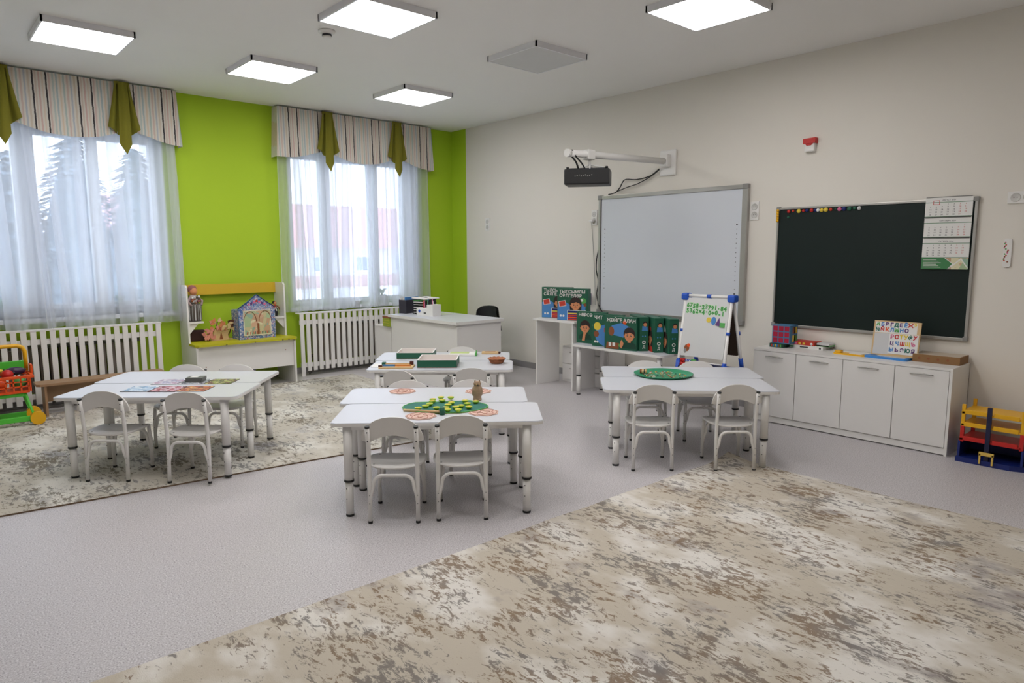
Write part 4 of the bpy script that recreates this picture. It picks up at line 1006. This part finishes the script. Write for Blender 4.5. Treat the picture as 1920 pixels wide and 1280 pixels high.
for x in (-3.35, -3.05, -2.75, -2.68): MB().box((x, -.546, .50), (.012, .004, .010), INK).build('screw_cap', t)
for x, z in ((-3.55, .28), (-2.70, .38)): MB().box((x, -.491, z), (.009, .004, .009), BROWN).build('screw_cap', t)
# ornate toy theatre
t = thing('toy_theatre_box', 'blue floral box with a pointed top and picture window, on the yellow-green shelf', 'toy theatre', (-2.955, -.36, .518), math.radians(4))
hw = .205
roof = [(-hw, 0), (hw, 0), (hw, .335), (hw*.86, .355), (hw*.72, .375), (hw*.5, .405), (hw*.33, .43), (hw*.12, .462), (0, .48), (-hw*.12, .462), (-hw*.33, .43), (-hw*.5, .405), (-hw*.72, .375), (-hw*.86, .355), (-hw, .335)]
M = on_back(0, 0, 0)
MB().prism(roof, 0, .02, ORN, M, mside=mat('theatre_blue', (56, 108, 168), .5)).build('front_face', t)
MB().span(-hw+.005, hw-.005, .0, .17, 0, .32, ORN).build('box_body', t)
p_ = MB().span(-.15, .145, -.024, -.020, .045, .305, SCENEP).build('picture', t)
mb = MB(); cr = mat('cream_edge', (222, 216, 196), .6)
for a, b2, c, d in ((-.158, -.148, .038, .312), (.143, .153, .038, .312), (-.158, .153, .038, .046), (-.158, .153, .303, .312)): mb.span(a, b2, -.027, -.02, c, d, cr)
mb.build('window_frame', t)
for cx in (-.085, .085):
    MB().tube([(cx+.07*math.cos(a), -.026, .19+.11*math.sin(a)) for a in [PI*k/12 for k in range(13)]], .0035, BROWN, 6).build('arch_print', p_)
MB().box((.005, -.026, .11), (.022, .003, .12), BROWN).build('column_print', p_)
for i in range(14): MB().box((-.125+.019*i, -.0255, .065), (.005, .002, .028), TEAL if i % 2 else PRED).build('figure_print', p_)
for i in range(7): MB().prism(circ(.014, 8, -.09+.03*i, .375+.012*(3-abs(i-3))), .021, .0225, [PPINK, PPUR, PPINK, PRED, PPINK, PPUR, PPINK][i], M).build('flower_print', t)
MB().tube([(x_, -.022, z_) for x_, z_ in roof[2:]], .005, mat('theatre_dark_blue', (24, 62, 110), .5), 6).build('gable_edge', t)
def doll(x, y, z, s_, cols, label, basket):
    t = thing('souvenir_doll', label, 'doll', (x, y, z), .3)
    MB().lathe([(0, 0), (.060*s_, 0), (.068*s_, .08*s_), (.058*s_, .165*s_), (.05*s_, .17*s_), (0, .17*s_)], basket, n=20).build('skirt', t)
    if s_ > .6:
        for k in range(16): MB().box((.0655*s_*math.cos(k*PI/8), .0655*s_*math.sin(k*PI/8), .085*s_), (.008, .008, .15*s_), UNLIT if k % 2 else GREYP, rot=Matrix.Rotation(k*PI/8, 3, 'Z')).build('skirt_pleat', t)
    MB().ell((0, 0, .20*s_), (.045*s_, .04*s_, .06*s_), cols[0], 12).build('torso', t)
    MB().ell((0, -.01, .285*s_), (.036*s_, .036*s_, .04*s_), SKIN, 12).build('head', t)
    MB().ell((0, .008, .305*s_), (.044*s_, .040*s_, .04*s_), cols[1], 10).build('headscarf', t)
    for q in (-1, 1): MB().tube([(q*.035*s_, -.01, .23*s_), (q*.075*s_, -.03, .19*s_), (q*.05*s_, -.05, .15*s_)], .012*s_, cols[2], 8).build('arm', t)
    rnd = random.Random(int(s_*90))
    for k in range(16): MB().ell((rnd.uniform(-.045, .045)*s_, -.040*s_+rnd.uniform(-.006, .006), rnd.uniform(.16, .235)*s_), (.012*s_,)*3, [BROWN, PAPER, UNLIT, MATS.get('doll_scarf', BROWN), DARKST][k % 5], 7).build('flower', t)
doll(-3.54, -.17, .734, 1.10, (mat('doll_cloth', (186, 176, 176), .8), mat('doll_scarf', (150, 92, 92), .8), mat('doll_sleeve', (176, 150, 154), .8)), 'rag doll with a grey pleated skirt on the left small shelf', DARKST)
doll(-2.665, -.16, .734, .50, (PRED, BLACK, BROWN), 'small dark doll with red dress on the right small shelf', BLACK)
doll(-2.71, -.20, .734, .42, (DGREEN, BLACK, PAPER), 'smaller dark green doll left of the red one on the right small shelf', BLACK)
t = thing('plywood_tree_craft', 'wooden cut-out tree and house with orange and pink leaves on the yellow-green shelf', 'craft', (-3.33, -.24, .518), .1)
M = on_back(0, 0, 0)
MB().prism([(-.05, 0), (.11, 0), (.105, .05), (.12, .13), (.06, .12), (.04, .09), (.02, .13), (-.04, .12), (-.05, .07)], 0, .008, LWOOD, M).build('house_cutout', t)
MB().prism([(.008, .005), (.05, .005), (.03, .09)], .008, .009, BROWN, M).build('door_cutout', t)
MB().box((.03, .02, .004), (.24, .09, .008), LWOOD).build('base', t)
rnd = random.Random(9)
LF = [mat('leaf_orange', (206, 130, 84), .7), mat('leaf_pink', (214, 140, 126), .7), mat('leaf_cream', (218, 190, 140), .7), mat('leaf_brown', (96, 56, 36), .7)]
for k in range(60):
    if k < 20: cx, cz, m_ = rnd.uniform(-.15, -.04), rnd.uniform(.03, .12), LF[1]
    elif k < 46: cx, cz, m_ = rnd.uniform(-.08, .08), rnd.uniform(.12, .22), LF[k % 3]
    else: cx, cz, m_ = rnd.uniform(.10, .18), rnd.uniform(.10, .20), LF[2 + k % 2]
    MB().prism(rot2([(-.030, 0), (0, -.018), (.030, 0), (0, .018)], rnd.uniform(0, 3), cx, cz), .0, .004, m_, on_back(0, 0, -rnd.uniform(0, .04))).build('leaf', t)
MB().tube([(-.1, .01, 0), (-.09, .0, .06), (-.02, 0, .13), (.0, 0, .2)], .006, LF[3], 6).build('branch', t); MB().tube([(.1, .01, .02), (.13, 0, .08), (.17, 0, .19)], .006, LF[3], 6).build('branch', t)
tag(MB().box((0, 0, .06), (.16, .06, .12), mat('dark_maroon_felt', (62, 34, 38), .8), bev=.02).build('cloth_pouch', loc=(-3.52, -.16, .518)), 'dark maroon pouch behind the plywood craft at the left side panel', 'pouch')

# ------------------------------------------------------------------ bench and toy trolley
t = thing('wooden_bench', 'low wooden bench in front of the left slatted screen', 'bench')
MB().prism([(-5.01, -.60), (-4.985, -.625), (-3.99, -.625), (-3.965, -.60), (-3.965, -.40), (-5.01, -.40)], .285, .305, WOOD).build('seat', t)
for x in (-4.945, -4.03): MB().span(x-.009, x+.009, -.61, -.42, .0, .285, WOOD).build('panel_leg', t)
MB().span(-4.936, -4.04, -.475, -.455, .12, .285, WOOD).build('stretcher', t)
t = thing('toy_shopping_trolley', 'toy shopping trolley of orange, green and yellow plastic filled with play food', 'toy trolley', (-5.27, -.74, .011))
for y in (-.10, .12):
    MB().tube([(.17, y, .03), (.215, y, .02), (.15, y, .28)], .014, LGREEN, 8).build('frame_leg', t); MB().tube([(-.17, y, .03), (-.215, y, .02), (-.15, y, .28)], .014, LGREEN, 8).build('frame_leg', t)
    MB().box((0, y, .055), (.40, .025, .045), LGREEN, bev=.006).build('frame_bar', t); MB().box((0, y, .262), (.33, .022, .03), LGREEN, bev=.006).build('frame_bar', t)
for sx in (-1, 1):
    for y in (-.115, .135): MB().cyl((sx*.225, y-.03, .055), (sx*.225, y+.03, .055), .055, YEL, 18).build('wheel', t)
bk = MB().box((0, 0, .29), (.37, .26, .02), ORANGE).build('basket_floor', t)
def bs(x, z): return x*(1+.25*(z-.28))
for y in (-.13, .13):
    MB().box((0, y, .415), (.44, .022, .022), ORANGE, bev=.004).build('basket_rim', t)
    for i in range(8): MB().box((-.18+.0515*i, y, .35), (.011, .010, .125), ORANGE).build('basket_bar', t)
    for z in (.335, .375): MB().box((0, y, z), (.38, .010, .009), ORANGE).build('basket_bar', t)
for x in (-.195, .195):
    MB().box((x*1.08, 0, .415), (.022, .28, .022), ORANGE, bev=.004).build('basket_rim', t); MB().box((x, 0, .35), (.010, .25, .12), ORANGE).build('basket_side', t)
MB().box((.225, .06, .455), (.018, .10, .08), ORANGE, bev=.005).build('basket_rim', t)
MB().box((0, .13, .48), (.40, .018, .085), LGREEN, bev=.006).build('back_panel', t)
MB().tube([(-.2, .13, .50), (-.2, .13, .60), (-.185, .13, .635), (-.15, .13, .65), (.15, .13, .65), (.185, .13, .635), (.2, .13, .60), (.2, .13, .43)], .017, YEL, 12).build('handle', t)
FR = [('toy_aubergine', (.11, .02, .45), (.075, .035, .035), mat('aubergine_purple', (52, 28, 64), .3), 'dark purple toy aubergine on top of the trolley basket'), ('toy_tomato', (.05, -.04, .435), (.045, .045, .04), RED, 'red toy tomato in front in the trolley basket'),
 ('toy_apple', (-.06, -.03, .43), (.045, .045, .04), LGREEN, 'green toy apple in the trolley basket, beside the red tomato'), ('toy_pepper', (-.12, .03, .445), (.05, .035, .035), RED, 'red toy pepper at the left in the trolley basket'), ('toy_banana', (-.02, .06, .455), (.06, .02, .02), PYEL, 'yellow toy banana on the trolley basket'), ('toy_cabbage', (.13, -.03, .355), (.05, .07, .045), PGRN, 'green toy cabbage low in the trolley basket'), ('toy_orange', (0, -.05, .355), (.045, .045, .045), ORANGE, 'orange toy fruit low in the trolley basket')]
for n_, p, rr, m_, lb in FR:
    tag(MB().ell((0, 0, 0), rr, m_, 14).ell((rr[0]*.95, 0, rr[2]*.3), (.01, .008, .008), DGREEN, 6).build(n_, loc=(-5.27+p[0], -.74+p[1], .011+p[2])), lb, 'toy food', 'play food in the trolley')

# ------------------------------------------------------------------ things on the child tables
TT = .5305
BEFORE = set(o.name for o in bpy.data.objects)
def frame2(deg): a = math.radians(deg); return (math.cos(a), math.sin(a)), (-math.sin(a), math.cos(a)), a
# centre table: leaf board with lime discs
e, n_, aM = frame2(-41)
c0 = (-3.505, -4.575)
def leafy(k): return 1
outl = []
for k in range(40):
    a = 2*PI*k/40; r = .235; x, y = r*math.cos(a)*1.02, .165*math.sin(a)
    x, y = max(-.255, min(.255, x*1.06)), y
    outl.append((x, y))
outl2 = [(-.25, -.01), (-.235, -.06), (-.19, -.105), (-.12, -.14), (0, -.155), (.10, -.145), (.18, -.11), (.235, -.06), (.255, -.005), (.245, .045), (.20, .10), (.145, .155), (.125, .158), (.03, .135), (-.05, .125), (-.19, .115), (-.225, .075), (-.245, .03)]
t = thing('felt_game_board', 'dark teal leaf-shaped game board with lime rim on the centre table', 'game board', (c0[0], c0[1], TT), aM)
MB().prism(outl2, 0, .006, TEAL, mside=LIMEP).build('board', t)
MB().tube([(x, y, .006) for x, y in outl2], .0035, PGRN, 6, closed=True).build('rim', t)
DISC = [(-3.675, -4.545), (-3.612, -4.528), (-3.563, -4.500), (-3.512, -4.455), (-3.478, -4.412), (-3.405, -4.395), (-3.45, -4.470), (-3.362, -4.440), (-3.592, -4.610), (-3.55, -4.645), (-3.572, -4.692), (-3.498, -4.595), (-3.448, -4.562), (-3.50, -4.672), (-3.53, -4.735), (-3.455, -4.665), (-3.355, -4.575), (-3.392, -4.645), (-3.44, -4.72), (-3.32, -4.635)]
dp = None
POS = ['leftmost, at the left tip of the board', 'second along the left trail', 'third along the left trail', 'fourth along the left trail', 'fifth along the left trail', 'back row, left one at the far rim', 'just in front of the left back one', 'back row, right one at the far rim', 'left one in front, near the green cylinder', 'front row, second from the left', 'front row, lower centre', 'centre of the board, left one', 'centre of the board, rear one', 'centre right, in the cluster', 'nearest the camera at the front rim', 'right part, rear of the cluster', 'right side, rear one', 'right side, middle of the trail', 'right side, front one', 'rightmost, at the right tip of the board']
for i, (x, y) in enumerate(DISC):
    if dp is None:
        dp = thing('lime_disc', '', 'game piece', group='lime discs on the teal board')
        MB().lathe([(0, 0), (.010, 0), (.021, .012), (.021, .016), (.018, .0165), (0, .0165)], LIMEP, n=18).build('cup', dp); MB().lathe([(0, .0165), (.014, .0165), (.014, .0175), (0, .0175)], PYEL, n=14).build('centre_dot', dp); d_ = dp
        d_.location = (x, y, TT+.0065)
    else: d_ = dup(dp, (x, y, TT+.0065), random.uniform(0, 3), '')
    d_['label'] = 'lime green disc on the teal board, ' + POS[i]
t = thing('wooden_hammer', 'thin wooden stick with green cylinder head lying in front of the teal board', 'toy hammer', (0, 0, 0))
MB().cyl((-3.742, -4.495, TT+.008), (-3.615, -4.70, TT+.014), .007, LWOOD, 8).build('handle', t); MB().cyl((-3.625, -4.710, TT), (-3.625, -4.710, TT+.042), .0155, GREEN, 16).build('head', t)
dp = None
for i, (x, y, lb) in enumerate([(-3.435, -4.005, 'round ornate pink mat at the far left of the centre table'), (-3.065, -4.345, 'round ornate pink mat behind the carved owl'), (-3.735, -4.66, 'round ornate pink mat at the near left of the centre table'), (-3.42, -4.83, 'round ornate pink mat at the near right of the centre table')]):
    if dp is None:
        dp = thing('ornate_mat', lb, 'mat', (x, y, TT), group='ornate mats on the centre table')
        MB().prism([(.085*(1+.05*math.cos(8*a))*math.cos(a), .085*(1+.05*math.cos(8*a))*math.sin(a)) for a in [2*PI*k/48 for k in range(48)]], 0, .004, mat('mat_pink', (214, 180, 166), .7)).build('disc', dp)
        MB().tube([(.078*math.cos(a), .078*math.sin(a), .004) for a in [2*PI*k/32 for k in range(32)]], .002, mat('mat_brown', (160, 116, 96), .7), 5, closed=True).build('ring_print', dp)
        MB().tube([(.055*math.cos(a)*(1+.2*math.cos(5*a)), .055*math.sin(a)*(1+.2*math.cos(5*a)), .004) for a in [2*PI*k/40 for k in range(40)]], .002, mat('mat_rose', (176, 112, 100), .7), 5, closed=True).build('scroll_print', dp)
        MB().tube([(.03*math.cos(a)*(1+.3*math.cos(4*a)), .03*math.sin(a)*(1+.3*math.cos(4*a)), .004) for a in [2*PI*k/32 for k in range(32)]], .002, BROWN, 5, closed=True).build('scroll_print', dp)
    else: dup(dp, (x, y, TT), .4*i, lb)
t = thing('carved_owl_figure', 'small carved wooden owl figure standing on the centre table', 'figurine', (-3.235, -4.545, TT), math.radians(-30))
MB().lathe([(0, 0), (.026, 0), (.027, .01), (.024, .02), (.031, .045), (.030, .07), (.022, .088), (.021, .095), (.024, .105), (.018, .118), (0, .122)], DWOOD, n=18).build('body', t)
for s_ in (-1, 1):
    MB().ell((s_*.008, -.021, .104), (.005, .003, .005), LWOOD, 8).build('eye', t); MB().ell((s_*.026, .002, .055), (.008, .018, .03), DWOOD, 8).build('wing', t)
    MB().ell((s_*.010, -.018, .006), (.009, .013, .006), DWOOD, 8).build('foot', t); MB().ell((s_*.014, -.002, .12), (.005, .005, .008), DWOOD, 6).build('ear_tuft', t)
MB().ell((0, -.026, .097), (.003, .005, .005), INK, 6).build('beak', t)
# right table: green tray
t = thing('green_tray', 'round green tray with mosaic chips on the right table', 'tray', (-1.69, -4.80, TT), math.radians(-45))
MB().lathe([(0, .002), (.19, .002), (.212, .016), (.218, .016), (.195, 0), (0, 0)], mat('tray_green', (40, 142, 100), .35), n=48).build('tray_body', t)
rnd = random.Random(3)
for k in range(95):
    a = rnd.uniform(0, 6.28); r = .165*math.sqrt(rnd.random()); x, y = r*math.cos(a), r*math.sin(a)*.9-.01
    MB().box((x, y, .0035+.0015), (.012, .008, .003), [LWOOD, PAPER, BROWN, PRED, LWOOD, UNLIT, INK, PYEL][k % 8], rot=Matrix.Rotation(rnd.uniform(0, 3), 3, 'Z')).build('mosaic_chip', t)
o = thing('wooden_block', 'small wooden cylinder block with dark ring at the left of the green tray', 'block', (-1.755, -4.665, TT+.019), math.radians(-60))
MB().cyl((-.025, 0, 0), (.025, 0, 0), .0165, LWOOD, 16).build('barrel', o); MB().cyl((.004, 0, 0), (.012, 0, 0), .0175, BLACK, 16).build('ring', o); MB().cyl((-.0255, 0, 0), (-.012, 0, 0), .0172, BROWN, 16).build('end_band', o)
# left table: picture cards and grey boxes
e, n_, aL_ = frame2(-41)
def on_table(along, across, base): return (base[0]+e[0]*along+n_[0]*across, base[1]+e[1]*along+n_[1]*across)
CARDS = [voronoi_print('card_print_%s' % nm, cols, 34) for nm, cols in (('lilac', [(190, 186, 200), (150, 150, 180), (214, 210, 214), (176, 150, 170)]), ('grey', [(180, 186, 190), (120, 130, 140), (220, 220, 222), (90, 90, 100)]), ('olive', [(150, 160, 90), (90, 80, 70), (190, 190, 130), (70, 100, 50), (110, 70, 60)]), ('blue', [(190, 206, 220), (150, 180, 210), (220, 224, 226), (120, 150, 180)]), ('maroon', [(150, 60, 70), (210, 190, 200), (90, 40, 50), (200, 150, 160)]), ('orange', [(196, 130, 80), (110, 74, 56), (220, 176, 124), (150, 70, 60)]))]
base = (-4.625, -2.775)
CD = [(0, .02, .095, 'square picture card with lilac print, rear left of the card group'), (1, .205, .095, 'square picture card under the grey boxes'), (2, .39, .095, 'square picture card with olive green print, rear right of the card group'), (3, -.02, -.085, 'square picture card with pale blue print, front left of the card group'), (4, .165, -.095, 'square picture card with maroon print, front middle'), (5, .35, -.085, 'square picture card with orange print, front right of the card group')]
for i, al, ac, lb in CD:
    if i < 3: al, ac = al+.03, ac+.075
    x, y = on_table(al, ac, base); t = thing('picture_card', lb, 'picture card', (x, y, TT+RZ), aL_, 'picture cards on the left table')
    MB().prism(rrect(.18, .18, .004, 2), 0, .003, INK).build('backing', t); MB().prism(rrect(.178, .178, .004, 2), .003, .0035, CARDS[i]).build('print', t)
x, y = on_table(.235, .165, base)
for k, lb in ((0, 'flat grey box lying on the picture cards, lower one'), (1, 'flat grey box stacked on another, upper one with a white label')):
    t = thing('grey_card_box', lb, 'box', (x+.004*k, y, TT+RZ+.0036+.0165*k), aL_+.06*k)
    MB().box((0, 0, .008), (.115, .085, .016), mat('dark_grey_card', (98, 100, 96), .5), bev=.002).build('box_body', t)
    if k: MB().box((-.01, .01, .0163), (.05, .05, .0006), PAPER).build('label', t)
# back table
e, n_, aB = frame2(-41.6)
def open_box(x, y, w, d, h, label):
    t = thing('open_game_box', label, 'box', (x, y, TT), aB, 'open green boxes on the back table'); w2 = w/2
    MB().box((0, d/2, .003), (w, d, .006), mat('pinkish_print', (206, 178, 164), .7)).build('box_floor', t)
    for c, dd in (((0, .002, h/2), (w, .004, h)), ((0, d-.002, h/2), (w, .004, h)), ((-w2+.002, d/2, h/2), (.004, d, h)), ((w2-.002, d/2, h/2), (.004, d, h))):
        MB().box(c, dd, GREEN).build('box_wall', t)
    mb = MB()
    for c, dd in (((0, .007, h/2+.003), (w-.01, .003, h-.004)), ((0, d-.007, h/2+.003), (w-.01, .003, h-.004)), ((-w2+.007, d/2, h/2+.003), (.003, d-.014, h-.004)), ((w2-.007, d/2, h/2+.003), (.003, d-.014, h-.004))): mb.box(c, dd, PAPER)
    mb.box((0, .003, h+.0005), (w+.001, .007, .002), PAPER); mb.box((0, d-.003, h+.0005), (w+.001, .007, .002), PAPER); mb.box((-w2+.003, d/2, h+.0005), (.007, d, .002), PAPER); mb.box((w2-.003, d/2, h+.0005), (.007, d, .002), PAPER)
    mb.build('white_lining', t)
open_box(-2.740, -3.422, .315, .30, .063, 'open dark green box with white lining, nearer one on the back table')
open_box(-2.615, -2.92, .315, .27, .055, 'open dark green box with white lining, farther one on the back table')
t = thing('wooden_toy_tray', 'wooden tray with orange and blue rods left of the nearer green box', 'toy tray', (-2.955, -3.175, TT), aB)
MB().box((0, 0, .006), (.27, .15, .012), LWOOD, bev=.002).build('tray', t); MB().box((.05, -.02, .018), (.13, .02, .012), mat('wood_orange', (214, 140, 70), .5)).build('rod', t); MB().box((-.06, -.02, .018), (.10, .02, .012), SKYB).build('rod', t)
MB().box((0, .055, .018), (.24, .02, .012), LWOOD).build('rod', t); MB().box((-.115, .06, .022), (.03, .04, .022), GREEN, bev=.004).build('green_cube', t); MB().box((.11, .055, .026), (.03, .03, .03), mat('dark_red_wood', (72, 26, 22), .5), bev=.004).build('dark_cube', t); MB().box((-.125, -.045, .018), (.03, .02, .012), MATS['dark_red_wood']).build('dark_cube', t)
tag(MB().prism(rrect(.12, .17, .003, 2), 0, .004, PAPER).build('paper_pad', loc=(-3.015, -3.02, TT)), 'white paper pad at the left end of the back table', 'paper pad')
bpy.data.objects['paper_pad'].rotation_euler = (0, 0, aB)
t = thing('picture_book', 'light green and white picture book lying at the rear of the back table', 'book', (-2.155, -3.005, TT), aB)
MB().box((0, 0, .009), (.24, .17, .018), PAPER, bev=.003).build('pages', t); MB().box((-.03, .02, .0185), (.17, .11, .001), mat('pale_lime_print', (186, 204, 130), .6)).build('cover_print', t); MB().box((.118, 0, .015), (.012, .18, .028), PGRN).build('spine', t)
t = thing('wooden_box', 'flat light wooden box with dark knob at the rear right of the back table', 'box', (-1.925, -3.11, TT), aB)
MB().box((0, 0, .009), (.15, .08, .018), LWOOD, bev=.002).build('box_body', t); MB().ell((.085, -.02, .012), (.012, .012, .011), MATS['dark_red_wood'], 10).build('knob', t); MB().box((.0, .0, .0185), (.10, .012, .002), BROWN).build('slot', t)
t = thing('wicker_basket', 'small brown wicker basket at the right end of the back table', 'basket', (-2.235, -3.565, TT), 0)
WK = mat('wicker', (168, 106, 70), .7, noise=.3, nscale=60, bump=.8)
MB().lathe([(0, 0), (.046, 0), (.050, .006), (.066, .036), (.072, .040), (.068, .042), (.058, .036), (.044, .008), (0, .008)], WK, n=24).build('bowl', t)
for z, r in ((.012, .0535), (.022, .059), (.031, .0635)): MB().tube([(r*math.cos(a), r*math.sin(a), z+.0015*math.sin(8*a)) for a in [2*PI*k/32 for k in range(32)]], .004, WK, 6, closed=True).build('woven_band', t)
MB().tube([(.071*math.cos(a), .071*math.sin(a), .041+.002*math.sin(12*a)) for a in [2*PI*k/48 for k in range(48)]], .005, WK, 6, closed=True).build('rim', t)

# settle each group of things on its own pair of tables
for o in list(bpy.data.objects):
    if o.name in BEFORE or o.parent is not None: continue
    if o.name == 'wooden_hammer': o.location += Vector((.038, .052, 0)); continue
    q = min((((o.location.x-cx)**2+(o.location.y-cy)**2), sh) for cx, cy, sh in ((-3.42, -4.40, (.038, .052)), (-4.43, -2.68, (.020, .081)), (-1.66, -4.85, (.067, .046)), (-2.43, -3.08, (.054, .074))))
    o.location.x += q[1][0]; o.location.y += q[1][1]

# ------------------------------------------------------------------ outdoors, seen through the tulle
struct(MB().span(-60, 80, TH, 90, -1.6, -1.4, SNOW).build('ground_outside'), 'snowy ground outside the windows')
t = thing('neighbour_building', 'pale one-storey building with a red roof seen through the right window', 'building')
BWALL = mat('building_wall', (214, 212, 210), .8); BROOF = mat('red_metal_roof', (190, 142, 146), .6); PLINTH = mat('brick_red_plinth', (186, 150, 150), .8); BGL = mat('far_window_glass', (120, 136, 156), .2)
MB().span(6, 42, 45, 56, -1.4, 2.0, BWALL).build('wall', t)
MB().prism([(44.2, 1.9), (56.8, 1.9), (50.5, 5.8)], 5.4, 42.6, BROOF, Matrix(((0, 0, 1, 0), (1, 0, 0, 0), (0, 1, 0, 0), (0, 0, 0, 1)))).build('roof', t)
MB().span(6, 42, 44.9, 45, -1.4, -.4, PLINTH).build('plinth', t)
for i in range(9):
    x = 8.3+3.9*i; f_ = MB().span(x-.65, x+.65, 44.88, 45, -.1, 1.25, PVC).build('window', t); MB().span(x-.55, x-.04, 44.85, 44.9, 0, 1.15, BGL).span(x+.04, x+.55, 44.85, 44.9, 0, 1.15, BGL).build('pane', f_)
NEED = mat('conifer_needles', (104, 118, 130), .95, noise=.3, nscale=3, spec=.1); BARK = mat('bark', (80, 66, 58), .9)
def conifer(x, y, h, r, seed, label):
    t = thing('conifer_tree', label, 'tree', (x, y, -1.4), group='trees outside the left window')
    MB().tube([(0, 0, 0), (0, 0, h*.95)], [.16, .03], BARK, 8).build('trunk', t)
    rnd = random.Random(seed); mb = MB()
    for k in range(1500):
        f = rnd.random()**.8; z = h*(.08+.92*f); rr = r*(1-f)**.8*rnd.uniform(.35, 1.05)+.05; a = rnd.uniform(0, 6.28)
        p = Vector((rr*math.cos(a), rr*math.sin(a), z)); d = Vector((math.cos(a), math.sin(a), -.35)).normalized()*rnd.uniform(.12, .3); s_ = Vector((-math.sin(a), math.cos(a), rnd.uniform(-.3, .3)))*rnd.uniform(.05, .12)
        v = [mb.bm.verts.new(q) for q in (p-d*.6, p+s_, p+d, p-s_)]; mb._fin([mb.bm.faces.new(v)], NEED)
    mb.lathe([(r*.78, h*.12), (r*.5, h*.45), (r*.2, h*.8), (0, h)], NEED, n=14).build('foliage', t)
for i, (x, y, h, r) in enumerate([(-5.3, 9.5, 5.1, 1.4), (-3.9, 10.5, 5.0, 1.5), (-2.5, 12, 5.9, 1.7), (-.9, 13, 5.6, 1.7), (.9, 15, 6.0, 1.9)]):
    conifer(x, y, h, r, i, ['dark conifer outside, leftmost behind the left window', 'dark conifer outside, second from the left', 'dark conifer outside the middle of the left window', 'dark conifer outside, second from the right', 'dark conifer outside at the right edge of the left window'][i])
